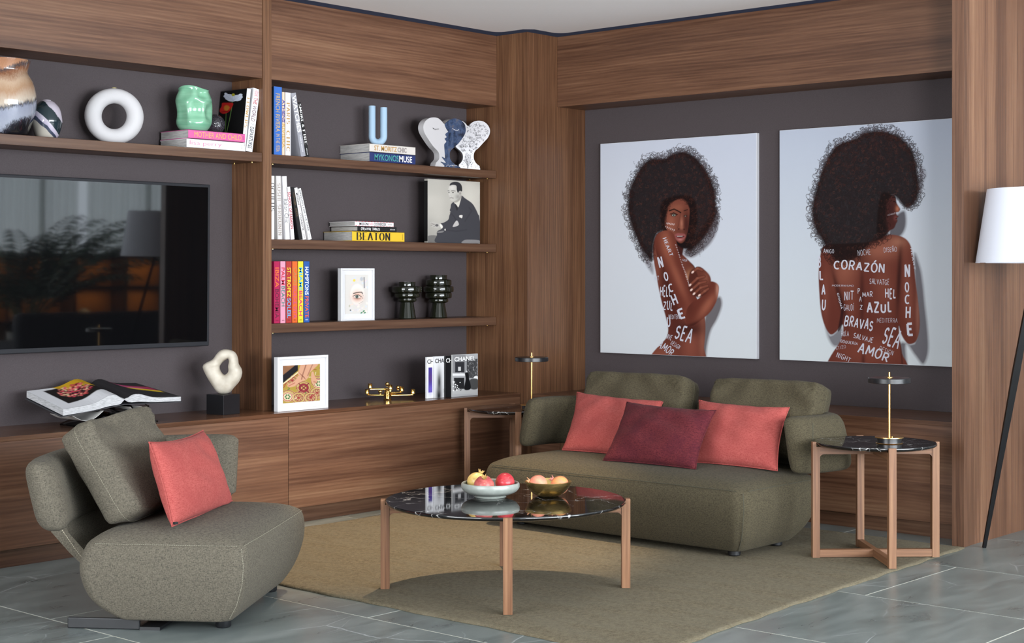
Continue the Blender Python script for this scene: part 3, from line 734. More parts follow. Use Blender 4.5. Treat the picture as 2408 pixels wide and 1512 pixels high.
ub('slim white book with black capitals, last of the leaning row', G3, 725.3, 733.8, 446, z2, (240, 239, 240), [('DRESSING FOR THE DARK', .03, .84, (40, 40, 42), .5, SR), ('ASSOULINE', .88, .97, (40, 40, 42), .25, SR)], tl=700.6)
# third shelf: the bright row
z3 = 1.0795
row = [('crimson book, first of the rainbow row at the divider', 643.6, 658.6, (172, 24, 78), [('IBIZA', .1, .42, (226, 112, 52)), ('BOHEMIA', .45, .92, (100, 22, 52))]),
       ('pink book with red and green lettering in the rainbow row', 658.8, 671.9, (232, 150, 174), [('PALM', .1, .38, (186, 34, 62)), ('BEACH', .40, .73, (34, 128, 112))]),
       ('brick red book with yellow and blue lettering in the rainbow row', 672.1, 686.2, (170, 52, 50), [('ST. TROPEZ', .1, .58, (242, 214, 50)), ('SOLEIL', .60, .92, (96, 176, 226))]),
       ('orange book with tan and violet lettering in the rainbow row', 686.4, 700.0, (216, 98, 38), [('CAPRI', .1, .38, (176, 128, 70)), ('DOLCE VITA', .40, .93, (196, 72, 122))]),
       ('yellow book with blue and magenta lettering in the rainbow row', 700.2, 713.6, (226, 204, 52), [('MIAMI', .1, .46, (70, 172, 226)), ('BEACH', .48, .89, (214, 38, 110))]),
       ('blue book with white and orange lettering, last of the rainbow row', 713.8, 728.2, (36, 82, 156), [('HAMPTONS', .09, .55, (244, 244, 244)), ('PRIVATE', .57, .92, (226, 92, 48))])]
for lb, a, b, c, tx in row:
    dk = tuple(int(v*.35) for v in c)
    ub(lb, G4, a, b, 614.5, z3, c, [(s_, f0, f1, cc, .6, SX) for s_, f0, f1, cc in tx]+[('ASSOULINE', .945, .965, dk if c[0] != 36 else (240, 240, 240), .45, SR)], tl=(b-1 if False else None), depth=.20)
# left shelf pair
zl = 2.0125
def cover_side(t, O, R, U, n, fn, nx, ny, name='cover_picture'):
    p = Print(O, R, U, nx, ny); fn(p); return p.build(name, t)
b1 = ub('tall white-spined art book with poppies on its black cover, on the left shelf', G1, 567.6, 576.6, 207.5, zl, (228, 226, 226), [('FLOWERS', .14, .62, (186, 150, 92), .75, DID), ('ART & BOUQUETS', .66, .92, (150, 146, 140), .35, SR)], tl=580.9, board=plain((18, 18, 19), .3), spine=(226, 224, 224), depth=.225)
ub('white book with black and red capitals leaning beside the poppy book', G1, 577.4, 593.8, 207.2, zl, (238, 238, 242), [('ASSOULINE', .03, .12, (190, 60, 70), .5, SR), ('THE ', .145, .25, (170, 34, 48), .55, SB), ('WORLD', .27, .52, (90, 40, 60), .55, SR), ('OF', .55, .585, (120, 120, 120), .35, SR), ('DEPARTURES', .61, .95, (24, 24, 28), .55, SB)], tl=595.5, depth=.225)
# poppies on the side board of the art book
def poppy(p):
    p.frame(0, 80, 3.7625); p.fill((18, 18, 19))
    p.line([(1990, 900), (1996, 800), (2000, 700)], 6, (86, 122, 62)); p.line([(2000, 890), (2030, 760), (2052, 640), (2054, 580)], 6, (96, 130, 70))
    for a in ((1985, 527), (2010, 560), (2140, 540), (2115, 575)): p.disc((a[0]+2062)/2, (a[1]+575)/2, 48, 20, (206, 214, 232), ang=0)
    p.poly([(1985, 528), (2000, 520), (2040, 548), (2090, 546), (2125, 528), (2145, 540), (2115, 575), (2070, 596), (2020, 592), (1998, 565)], (214, 222, 238), 2)
    for k in range(6): p.line([(2062, 592), (1995+k*29, 538)], 2, (150, 160, 190), .6)
    p.disc(2063, 538, 15, 13, (176, 170, 50))
    p.poly([(1940, 680), (1960, 640), (1965, 612), (2000, 608), (2060, 612), (2050, 650), (2020, 690), (1975, 705)], (196, 40, 36), 3)
    p.poly([(1985, 640), (2010, 630), (2030, 650), (2010, 678), (1985, 670)], (206, 130, 50), 6); p.line([(1960, 690), (2030, 680)], 8, (130, 20, 24), .7)
Mx = np.array(b1.matrix_world) if False else None
def local_print(t, O, R, U, fn, nx, ny, name):
    mw = np.array(mat_of(t)); g = lambda v, w_=1: (mw @ np.array([*v, w_]))[:3]
    p = Print(g(O), g(R, 0), g(U, 0), nx, ny); fn(p); return p.build(name, t)
bh = .43
h1 = px2(567, 207.5)[1]-zl
local_print(b1, (-.0006, .222, .004), (0, -.219, 0), (0, 0, h1*.985), poppy, 110, 160, 'cover_picture')

# flat stacks
def fb(label, group, xl, xr, yt, yb, cover, text, z=None, side=None, **kw):
    xa, zt = px2(xl, yt); xb = px2(xr, yt)[0]; zb = px2(xl, yb)[1] if z is None else z[0]; zt = zt if z is None else z[1]
    return book(label, group, xa, xb, zb, zt, cover, text, flat=True, **kw)
GS1, GS2, GS3 = 'flat stack on the top right shelf', 'flat stack on the second right shelf', 'flat stack on the left shelf'
fb('navy book lying flat under the pale grey one, below the blue vase', GS1, 862.5, 970, 364, 384, (34, 46, 96), [('MYKONOS', .10, .62, (70, 148, 146), .66, SX), ('MUSE', .635, .92, (240, 240, 244), .66, SX)], z=(z1, z1+.0565), depth=.26, ys=6.697)
fb('pale grey book lying flat directly under the pale blue vase', GS1, 862.0, 970, 346, 364, (206, 200, 194), [('ST. MORITZ', .10, .585, (178, 134, 62), .62, SX), ('CHIC', .60, .80, (150, 142, 140), .62, ('f', .04))], z=(z1+.057, z1+.106), depth=.26, ys=6.697)
fb('thick yellow book with black serif capitals lying flat', GS2, 822, 945, 544, 567, (218, 178, 44), [('BEATON', .075, .72, (22, 20, 18), .84, DID), ('ASSOULINE', .955, .965, (60, 50, 20), .6, SR)], z=(z2, z2+.0575), depth=.25, ys=6.70)
fb('black book with white brush lettering between the yellow book and the cookbook', GS2, 838, 930, 534, 545, (20, 20, 22), [('CREATIVE TABLES', .08, .56, (240, 240, 240), .62, ('s', .2, None, .2, False)), ('ASSOULINE', .82, .95, (230, 230, 230), .25, SR)], z=(z2+.058, z2+.087), depth=.235, ys=6.712)
fb('white cookbook with red dashed border, topmost of its flat stack', GS2, 834, 925, 523, 534, (232, 228, 230), [('MISSONI', .11, .34, (28, 28, 30), .55, SB), ('Family', .36, .46, (206, 70, 90), .55, SL), ('COOKBOOK', .48, .80, (28, 28, 30), .55, SB), ('ASSOULINE', .84, .95, (70, 70, 70), .2, SR)], z=(z2+.0875, z2+.116), depth=.225, ys=6.72)
# dashed red border of the cookbook
db = MB()
for k in range(13):
    xk = px2(834, 530)[0]+.004+k*.0245
    db.box((xk, 6.7190, z2+.1132), (xk+.012, 6.7203, z2+.1155)); db.box((xk, 6.7190, z2+.0885), (xk+.012, 6.7203, z2+.0908))
for o_ in list(COL.objects):
    if o_.get('label', '').startswith('white cookbook with red dashed'): db.build('cover_border', plain((196, 52, 62), .5), o_, True)
fb('white book with thin pink lower-case lettering, bottom of the stack under the green vase', GS3, 433, 567, 327, 351, (236, 236, 238), [('lisa perry', .05, .60, (204, 120, 160), .6, ('f', -.01)), ('ASSOULINE', .955, .965, (60, 60, 60), .5, SR)], z=(zl, zl+.0475), depth=.235, ys=6.70)
fb('magenta pink book lying under the green dented vase', GS3, 434, 567.5, 311, 328, (206, 92, 152), [('MOTHER AND CHILD', .10, .93, (226, 172, 106), .62, ('f', .0)), ('ASSOULINE', .955, .965, (60, 20, 40), .5, SR)], z=(zl+.048, zl+.094), depth=.245, ys=6.69)

# ------------------------------------------------------------------ vases and sculptures on the shelves
def smooth_prof(P, n=6):
    P = [np.array(p, float) for p in P]; out = []
    for i in range(len(P)-1):
        a = P[max(i-1, 0)]; b = P[i]; c = P[i+1]; d = P[min(i+2, len(P)-1)]
        for t in np.linspace(0, 1, n, endpoint=False): out.append(tuple(.5*((2*b)+(-a+c)*t+(2*a-5*b+4*c-d)*t*t+(-a+3*b-3*c+d)*t**3)))
    out.append(tuple(P[-1])); return [(max(r, 0), z) for r, z in out]
def swirl(name, stops, seed, scale, amp, slope=(0, 0), fine_amp=.05):
    """colour bands climbing the glass, bent by slow noise and combed by fine noise"""
    t = NT(name); tc = t.n('TexCoord'); sep = t.n('SeparateXYZ'); t.l(tc.outputs['Object'], sep.inputs[0])
    n1 = t.noise(t.coord(rot=(.2, .1, seed)), scale, 2, .5, .6); fine = t.noise(t.coord(scale=(8, 8, 1), rot=(.6, .8, seed)), 22, 4, .65, 1.0)
    f = t.math('ADD', sep.outputs[2], t.math('MULTIPLY', t.math('SUBTRACT', n1, .5), amp))
    f = t.math('ADD', f, t.math('MULTIPLY', sep.outputs[0], slope[0])); f = t.math('ADD', f, t.math('MULTIPLY', sep.outputs[1], slope[1]))
    f = t.math('MULTIPLY', f, 2.6); f = t.math('ADD', f, t.math('MULTIPLY', t.math('SUBTRACT', fine, .5), fine_amp))
    return t.set(col=t.ramp(f, [(p, lin(c)) for p, c in stops]), rough=.06, spec=.5, coat=.4)
t = thing('vase', 'large glossy marbled brown and grey glass vase at the left end of the shelf', 'vase', (*ony(6, 300, 6.815)[:2], zl))
MB().lathe(smooth_prof([(.10, 0), (.120, .02), (.152, .12), (.156, .19), (.142, .255), (.120, .295), (.116, .315), (.128, .355), (.129, .362), (.121, .358), (.108, .315), (.11, .29), (.13, .25), (.14, .19), (.1, .03), (0, .02)]), 56, cap=False).build('body', swirl('marbled_brown_glass', [(0, (22, 22, 26)), (.06, (40, 40, 48)), (.10, (150, 154, 168)), (.25, (140, 144, 160)), (.29, (66, 66, 74)), (.34, (186, 172, 156)), (.50, (160, 126, 98)), (.62, (178, 152, 128)), (.74, (128, 84, 58)), (.80, (60, 56, 60)), (.84, (168, 122, 92)), (1, (130, 84, 58))], 1.1, 4.0, .13, (-.25, .2), .16), t, smooth=60)
t = thing('vase', 'small oval glass vase swirled in dark green and lilac grey', 'vase', (*ony(110, 300, 6.80)[:2], zl))
MB().lathe(smooth_prof([(.045, 0), (.058, .02), (.072, .07), (.073, .10), (.062, .148), (.038, .178), (.022, .186), (.020, .190), (.016, .188), (.03, .17), (.06, .1), (.04, .01), (0, .01)]), 40, cap=False).build('body', swirl('marbled_green_glass', [(0, (176, 170, 160)), (.07, (176, 170, 160)), (.075, (56, 62, 80)), (.125, (56, 62, 80)), (.13, (172, 164, 184)), (.20, (186, 178, 190)), (.21, (32, 46, 52)), (.41, (30, 44, 50)), (.42, (180, 172, 184))], 2.3, 9.0, .05, (.9, -.5), .02), t, smooth=60)
# ring vase
cR = ony(268.3, 279, 6.80); t = thing('ring_vase', 'matte white ring-shaped vase standing on the shelf', 'vase', (*cR[:2], zl))
ry = math.radians(-48.4)+.25
Rr, rt_ = .1035, .0405; cz = zl+Rr+rt_-.004
ring = MB(); nU, nV = 64, 28; R_ = []
for i in range(nU):
    u = 2*math.pi*i/nU; row_ = []
    rr2 = rt_*(1.0+.05*math.cos(u*2+.3)); Rc = Rr
    for j in range(nV):
        v_ = 2*math.pi*j/nV; row_.append(((Rc+rr2*math.cos(v_))*math.cos(u), rr2*1.0*math.sin(v_), (Rc+rr2*math.cos(v_))*math.sin(u)))
    R_.append(row_)
R_.append(R_[0]); ring.loft(R_, cap=False); bmesh.ops.remove_doubles(ring.bm, verts=ring.bm.verts, dist=1e-5)
mt = Matrix.Translation((0, 0, cz-zl)) @ Matrix.Rotation(ry, 4, 'Z'); bmesh.ops.transform(ring.bm, matrix=mt, verts=ring.bm.verts)
WHT = NT('matte_white_bisque').set(col=lin((190, 188, 190)), rough=.75, spec=.3)
ring.build('body', WHT, t, smooth=60)
ft = MB(); ft.lathe([(.034, 0), (.034, .006), (.03, .009)], 28, Matrix.Diagonal((1, .62, 1, 1))); ft.build('foot', plain((226, 216, 196), .5), t)
MB().lathe([(.011, 0), (.012, .004), (.008, .006), (.007, 0)], 20, Matrix.Translation((0, 0, cz-zl+Rr+rt_-.003))).build('mouth', plain((150, 140, 96), .5), t, smooth=True)
# crackle glass ball
g = NT('crackled_dark_glass'); vo = g.n('TexVoronoi', feature='DISTANCE_TO_EDGE'); g.l(g.coord(), vo.inputs['Vector']); vo.inputs['Scale'].default_value = 130
ln = g.ramp(vo.outputs['Distance'], [(0, (1, 1, 1)), (.05, (0, 0, 0))]); g.bump(vo.outputs['Distance'], .6, .003)
g.set(col=g.mix(ln, lin((48, 44, 50)), lin((120, 118, 126))), rough=.06, spec=.8, trans=.25)
cB = ony(505, 291, 6.86); zB = zl+.0945
o = MB().lathe([(0.02*math.sin(0), 0)] + [(.056*math.sin(math.pi*k/20), .056-.056*math.cos(math.pi*k/20)) for k in range(1, 20)] + [(0, .112)], 36, cap=False).build('glass_ball', g.m, smooth=60)
o.location = (cB[0], cB[1], zB-.0005); tagk(o, 'dark crackled glass ball behind the green vase on the pink book', 'ornament')
# mint dented vase
cM = ony(455, 290, 6.79); t = thing('dented_vase', 'mint green glazed vase with dented sides on the pink book', 'vase', (cM[0], cM[1], zl+.094))
mb = MB(); rings = []; NV = 72
prof = smooth_prof([(.055, 0), (.075, .01), (.100, .05), (.107, .10), (.104, .145), (.090, .19), (.080, .215), (.0805, .228)], 6)
dents = [(-2.05, .105, .040, .42, .050), (-1.05, .10, .034, .5, .05), (-2.95, .09, .030, .45, .06), (-1.65, .195, .026, .30, .026), (-2.7, .19, .014, .4, .03), (.6, .1, .03, .6, .05), (2.2, .1, .03, .6, .05)]
for r, z in prof+[(r-.005, z) for r, z in prof[::-1]]:
    ring_ = []
    for k in range(NV):
        a = 2*math.pi*k/NV-math.pi; rr3 = r
        for da, dz, dp, wa, wz in dents:
            d = (a-da+math.pi) % (2*math.pi)-math.pi; rr3 -= dp*math.exp(-abs(d/wa)**2.6-abs((z-dz)/wz)**2.6)*(1 if z < .215 else .6)
        top = .010*math.sin(a*2+.6)*(z/.228)**4
        ring_.append((rr3*math.cos(a), rr3*math.sin(a), z+top))
    rings.append(ring_)
mb.loft(rings); gm = NT('mint_glaze'); nn = gm.noise(gm.coord(scale=(.3, .3, 3)), 14, 3); gm.bump(nn, .15, .003)
gm.set(col=gm.ramp(nn, [(.3, lin((104, 160, 130))), (.7, lin((136, 186, 156)))]), rough=.10, spec=.6, coat=.3)
o = mb.build('body', gm.m, t, smooth=70)
# pale blue U vase
t = thing('u_shaped_vase', 'matte pale blue U-shaped vase on the flat grey book', 'vase', (*ony(888.5, 345, 6.80)[:2], z1+.106))
zz = z1+.106; cU = ony(888.5, 345, 6.80); dirU = RT*.9+FW*-.08; dirU /= np.hypot(*dirU[:2]); s_ = .0715; rU = .0205
D_ = float((cU-CAM)@FW); zt1 = H-(249-HYP)*D_/F_PX; zt2 = H-(253-HYP)*D_/F_PX
hw = .0395*math.sqrt(1); hw = 15.8/F_PX*D_*2/1.0/1.9
cxz = lambda s, z: cU*np.array([1, 1, 0])+dirU*s+np.array([0, 0, z])
hw = 31.5/2/F_PX*D_*1.0+.0
hw = (901.8-874)/2/F_PX*D_
pts = [cxz(-hw, zt1)]+[cxz(-hw, zt1+(zz+hw+rU-zt1)*k/4) for k in range(1, 5)]+[cxz(hw*math.sin(a)*1.0, zz+hw*1.0+rU-hw*math.cos(a)) for a in np.linspace(-math.pi/2, math.pi/2, 15)[1:-1]]+[cxz(hw, zz+hw+rU+(zt2-zz-hw-rU)*k/4) for k in range(0, 5)]
MB().tube(pts, rU, 24).build('body', NT('pale_blue_bisque').set(col=lin((152, 178, 200)), rough=.7, spec=.3), t, True, smooth=50)
op = MB()
for p in (pts[0], pts[-1]): op.lathe([(rU-.005, .0006), (0, .0006)], 20, Matrix.Translation((float(p[0]), float(p[1]), float(p[2]))), cap=False)
op.build('mouth', plain((60, 70, 84), .9), t, True)

# heart-head sculptures: traced silhouette given a real thickness
def hsm(P, n=4):
    P = np.array(P, float); out = []; N = len(P)
    for i in range(N):
        a, b, c_, d = P[i-1], P[i], P[(i+1) % N], P[(i+2) % N]
        for q in np.linspace(0, 1, n, endpoint=False): out.append(tuple(.5*((2*b)+(-a+c_)*q+(2*a-5*b+4*c_-d)*q*q+(-a+3*b-3*c_+d)*q**3)))
    return out
def hz(pts): return [(980+x/10.08, 260+y/10.08) for x, y in pts]
HL = [(285, 1305), (430, 1250), (520, 1165), (535, 1080), (520, 1000), (470, 930), (400, 860), (300, 720), (200, 560), (158, 440), (165, 330), (215, 240), (300, 180), (400, 162), (500, 180), (580, 240), (660, 320), (740, 240), (820, 200), (920, 190), (1040, 235), (1125, 320), (1152, 430), (1145, 520), (1100, 620), (1000, 750), (890, 860), (800, 950), (775, 1010), (775, 1110), (800, 1180), (870, 1255), (940, 1300), (1015, 1340), (1020, 1362), (900, 1356), (660, 1335)]
FL_ = [(660, 1335), (560, 1322), (285, 1305), (430, 1250), (520, 1165), (535, 1080), (520, 1000), (470, 930), (400, 860), (300, 720), (200, 560), (158, 440), (165, 330), (215, 240), (300, 180), (400, 162), (500, 180), (580, 240), (660, 320), (668, 370), (700, 440), (738, 498), (715, 520), (680, 550), (675, 580), (705, 625), (690, 640), (660, 660), (665, 690), (695, 725), (690, 750), (650, 800), (652, 900), (660, 1000), (665, 1120), (640, 1120), (600, 1098), (592, 1108), (640, 1170), (685, 1235), (660, 1240), (575, 1212), (565, 1225), (610, 1260), (655, 1310)]
HR = [(1000, 1290), (1050, 1230), (1090, 1150), (1092, 1060), (1060, 990), (990, 920), (920, 850), (980, 790), (1080, 660), (1140, 560), (1158, 430), (1130, 320), (1070, 245), (1140, 290), (1220, 370), (1290, 300), (1370, 255), (1480, 240), (1590, 265), (1680, 340), (1730, 440), (1730, 540), (1680, 650), (1580, 760), (1470, 880), (1390, 950), (1355, 1020), (1350, 1120), (1380, 1210), (1440, 1280), (1530, 1340), (1600, 1370), (1600, 1400), (1400, 1390), (1050, 1365)]
def heart(label, pts, Yp, nrm_yaw, th, m, zshelf):
    nrm = np.array([math.sin(nrm_yaw), -math.cos(nrm_yaw), 0.]); ctr = ony(*hz(pts)[0], Yp)
    mid = ony(sum(p[0] for p in hz(pts))/len(pts), 360, Yp); P = [onp(x, y, mid, nrm) for x, y in hz(hsm(pts))]
    zmin = min(p[2] for p in P); sh = zshelf-zmin; P = [np.array([p[0], p[1], zshelf if p[2] < zmin+.022 else p[2]+sh*0]) for p in P]
    t = thing('heart_sculpture', label, 'sculpture', (mid[0], mid[1], zshelf))
    b = MB().prism(P, -nrm*th); bmesh.ops.bevel(b.bm, geom=[e for e in b.bm.edges if len(e.link_faces) == 2 and e.link_faces[0].normal.angle(e.link_faces[1].normal, 0) > 1.2], offset=.004, segments=2, affect='EDGES')
    b.build('body', m, t, True, smooth=50)
    return t, mid, nrm
HWm = NT('white_ceramic_matte').set(col=lin((192, 190, 192)), rough=.4, spec=.5)
t, mid, nrm = heart('heart-shaped sculpture of two kissing profiles, one white and one dark blue', HL, 6.745, .0, .045, HWm, z1)
fpt = lambda x, y, off=.0012: onp(980+x/10.08, 260+y/10.08, mid, nrm)+nrm*off
dk = [p for p in HL[16:]]; prof_ = FL_[18:][::-1]
dark = [(660, 320)]+HL[17:-1]+[(660, 1336)]+FL_[19:][::-1]
bm_ = MB(); bm_.prism([fpt(x, y, .0006) for x, y in hsm(dark)], nrm*.0022)
db_ = NT('dark_blue_glaze'); nv = db_.noise(db_.coord(), 22, 4, .6); db_.set(col=db_.ramp(nv, [(.35, lin((34, 40, 56))), (.55, lin((64, 80, 110))), (.68, lin((96, 92, 96)))]), rough=.12, spec=.6)
bm_.build('dark_profile', db_.m, t, True)
def strokes(lst, wd, conv, m, parent, name='drawing'):
    V, Fc = [], []
    for st in lst: ribbon(st, lambda d: wd, V, Fc)
    P = [conv(v[0], v[1]) for v in V]; me = bpy.data.meshes.new(name); me.from_pydata([tuple(map(float, p)) for p in P], [], Fc); me.update(); return link_mesh(name, me, m, parent, True)
lash = [[(380, 408), (410, 435), (450, 445), (500, 432), (525, 440)]]+[[(x, y), (x+dx, y+18)] for x, y, dx in ((392, 420, -8), (410, 434, -6), (430, 442, -3), (452, 445, 0), (475, 440, 4), (500, 434, 6), (380, 410, 2))]
strokes(lash, 7, lambda x, y: fpt(x, y, .0014), M['blackm'], t, 'eyelashes')
strokes([[(828, 430), (860, 440), (900, 465), (950, 470), (990, 452)]], 10, lambda x, y: fpt(x, y, .0034), M['whitep'], t, 'eyelashes')
strokes([[(680, 1330), (710, 1295), (745, 1290), (770, 1330)], [(770, 1310), (850, 1290), (830, 1310), (940, 1300)]], 5, lambda x, y: fpt(x, y, .0034), M['whitep'], t, 'signature')
t, mid, nrm = heart('heart-shaped white sculpture covered in black doodles, beside the pillar', HR, 6.80, -.5, .03, NT('white_glaze').set(col=lin((186, 184, 188)), rough=.1, spec=.6, coat=.5), z1)
R = random.Random(3); dl = []
def inside(P, x, y):
    c = False
    for (x1_, y1_), (x2_, y2_) in zip(P, P[1:]+P[:1]):
        if (y1_ <= y) != (y2_ <= y) and x < x1_+(y-y1_)*(x2_-x1_)/(y2_-y1_): c = not c
    return c
def hrt(cx, cy, s): return [(cx, cy+s), (cx-s, cy), (cx-s*.9, cy-s*.6), (cx-s*.4, cy-s*.8), (cx, cy-s*.3), (cx+s*.4, cy-s*.8), (cx+s*.9, cy-s*.6), (cx+s, cy), (cx, cy+s)]
for _ in range(900):
    x, y = R.uniform(960, 1730), R.uniform(250, 1390)
    if not all(inside(HR, x+dx, y+dy) for dx, dy in ((34, 0), (-34, 0), (0, 30), (0, -30))): continue
    k = R.random()
    if k < .55: dl.append([(x-3, y), (x+3, y+1)])
    elif k < .75 and y < 1050: dl.append(hrt(x, y, R.uniform(10, 26)))
    elif k < .88 and y < 1050: dl.append(arc(x, y, R.uniform(8, 20), R.uniform(8, 20), 0, 360, 9))
    else: dl.append([(x, y), (x+R.uniform(-22, 22), y+R.uniform(-22, 22)), (x+R.uniform(-22, 22), y+R.uniform(-22, 22))])
dl.append(hrt(1135, 760, 52))
for s_ in (-1, 1):
    for k in range(5): dl.append([(1210+s_*2, 1370-k*50), (1210+s_*(40+k*6), 1250-k*46), (1210+s_*(95-k*12), 1180-k*38)])
dl.append([(1210, 1370), (1212, 1060)])
strokes(dl, 5, lambda x, y: onp(980+x/10.08, 260+y/10.08, mid, nrm)+nrm*.0012, M['blackm'], t)

# portrait book standing on the second shelf
O_ = onp(1005.6, 569.5, (0, 6.79, 0), (0, 1, 0)); xr_ = float(ony(1128.6, 570, 6.79)[0]); xl_ = float(O_[0]); zt_ = float(ony(1005.6, 420, 6.79)[2])
t = thing('portrait_book', 'large book standing face out with a black-and-white portrait of a seated man in a suit', 'book', (xl_, 6.79, z2))
MB().box((xl_, 6.7905, z2), (xr_, 6.82, zt_), bev=.001, seg=1).build('cover', plain((176, 172, 164), .5), t, True)
MB().box((xl_-.0012, 6.7905, z2+.012), (xl_, 6.8195, zt_-.012)).build('spine', plain((20, 20, 20), .5), t, True)
def portrait(p):
    p.frame(980, 410, 8.894); p.fill((178, 174, 166)); n = p.noise(1, 5, 6, 3); p.C *= (1+.10*n)[..., None]; p.C *= (1-.22*np.clip((p.y-900)/500, 0, 1))[..., None]
    p.blob(1100, 500, 260, 420, (206, 202, 192), .7); p.poly([(230, 1290), (440, 1290), (440, 1440), (230, 1440)], (92, 90, 90), 6, .8)
    suit = [(770, 580), (720, 620), (705, 700), (690, 750), (705, 790), (680, 860), (655, 950), (560, 1010), (500, 1030), (540, 1090), (520, 1140), (430, 1190), (420, 1270), (440, 1440), (1310, 1440), (1312, 930), (1280, 830), (1220, 700), (1150, 600), (1010, 500), (935, 450), (900, 600), (860, 690), (800, 620)]
    p.poly(suit, (64, 64, 69), 4); p.line([(1010, 980), (1150, 760), (1100, 700)], 26, (50, 50, 55), .5, 20); p.line([(700, 800), (780, 880), (830, 980), (760, 1090)], 22, (48, 48, 53), .6, 14); p.line([(1040, 1160), (820, 1190), (600, 1160)], 26, (52, 52, 57), .6, 20)
    p.poly([(930, 460), (900, 600), (862, 688), (790, 600), (800, 585), (850, 560)], (206, 202, 192), 4); p.poly([(800, 615), (830, 640), (862, 700), (840, 760), (800, 660)], (44, 44, 48), 3)
    p.poly([(770, 520), (900, 430), (935, 450), (900, 540), (810, 592)], (160, 156, 148), 5)
    p.poly([(652, 350), (670, 280), (700, 220), (790, 190), (880, 240), (935, 360), (900, 470), (860, 520), (790, 555), (725, 550), (690, 510), (690, 480), (675, 460), (655, 400)], (190, 187, 180), 4)
    p.blob(860, 470, 60, 60, (130, 126, 122), .7); p.blob(740, 280, 60, 40, (214, 210, 204), .7)
    p.poly([(685, 225), (720, 175), (810, 155), (890, 175), (940, 240), (950, 340), (930, 360), (905, 355), (860, 385), (835, 320), (830, 250), (800, 225), (740, 220), (700, 235)], (50, 50, 53), 4)
    p.disc(905, 395, 36, 52, (176, 172, 165)); p.blob(905, 400, 14, 26, (110, 106, 102), .8)
    p.line([(650, 345), (680, 340)], 11, (60, 58, 58)); p.line([(715, 350), (760, 338), (805, 352)], 12, (60, 58, 58)); p.disc(672, 378, 15, 20, (60, 58, 58), .5); p.disc(757, 378, 24, 17, (70, 68, 66), .5)
    p.line([(705, 380), (700, 440), (690, 455), (720, 455)], 10, (120, 116, 112), .8); p.line([(690, 492), (730, 488), (765, 496)], 11, (90, 84, 82)); p.blob(700, 430, 10, 50, (220, 216, 210), .6)
    p.poly([(275, 1010), (330, 990), (400, 1000), (450, 1030), (500, 1040), (480, 1110), (440, 1130), (390, 1120), (340, 1100), (300, 1080), (320, 1050)], (176, 172, 166), 4)
    for q in ((300, 1020, 380, 1050), (300, 1070, 370, 1040), (350, 1095, 410, 1060)): p.line([q[:2], q[2:]], 9, (110, 106, 104), .8)
    p.poly([(480, 1040), (520, 1050), (545, 1100), (520, 1130), (495, 1100)], (220, 217, 210), 4); p.disc(420, 1065, 36, 26, (90, 88, 88)); p.disc(592, 1158, 13, 22, (222, 218, 210))
    p.poly([(885, 870), (905, 852), (955, 855), (945, 915), (915, 905), (895, 900)], (214, 210, 204), 3); p.poly([(832, 965), (880, 1045), (830, 1085), (750, 1092)], (184, 180, 178), 3)
    p.poly([(430, 1200), (560, 1180), (540, 1215), (440, 1225)], (120, 118, 118), 4); p.poly([(970, 1390), (1060, 1365), (1300, 1380), (1310, 1440), (960, 1440)], (130, 128, 128), 5)
p = Print((xl_+.001, 6.79, z2+.001), (xr_-xl_-.002, 0, 0), (0, 0, zt_-z2-.002), 170, 200); portrait(p); p.build('cover_picture', t)

# eye picture in a white frame, third shelf
def framed(name, label, xl, xr, yb_, yt_, Y, z0, th, border, mat_w, fn, nx, ny, win, tilt=0):
    a = float(ony(xl, yb_, Y)[0]); b = float(ony(xr, yb_, Y)[0]); zt = z0+(float(ony(xl, yt_, Y)[2])-float(ony(xl, yb_, Y)[2]))
    t = thing(name, label, 'picture', (a, Y, z0)); f = MB()
    f.box((a, Y, z0), (a+border, Y+th, zt), bev=.001, seg=1).box((b-border, Y, z0), (b, Y+th, zt), bev=.001, seg=1).box((a+border, Y, z0), (b-border, Y+th, z0+border), bev=.001, seg=1).box((a+border, Y, zt-border), (b-border, Y+th, zt), bev=.001, seg=1)
    f.build('frame', M['whitep'], t, True)
    MB().box((a+border, Y+.014, z0+border), (b-border, Y+th-.002, zt-border)).build('mount', plain((214, 214, 216), .7), t, True)
    wx0, wy0, wx1, wy1 = win
    O = np.array([a+(b-a)*wx0, Y+.0125, z0+(zt-z0)*(1-wy1)]); Rv = ((b-a)*(wx1-wx0), 0, 0); Uv = (0, 0, (zt-z0)*(wy1-wy0))
    p = Print(O, Rv, Uv, nx, ny); fn(p); p.build('painting', t)
    return t
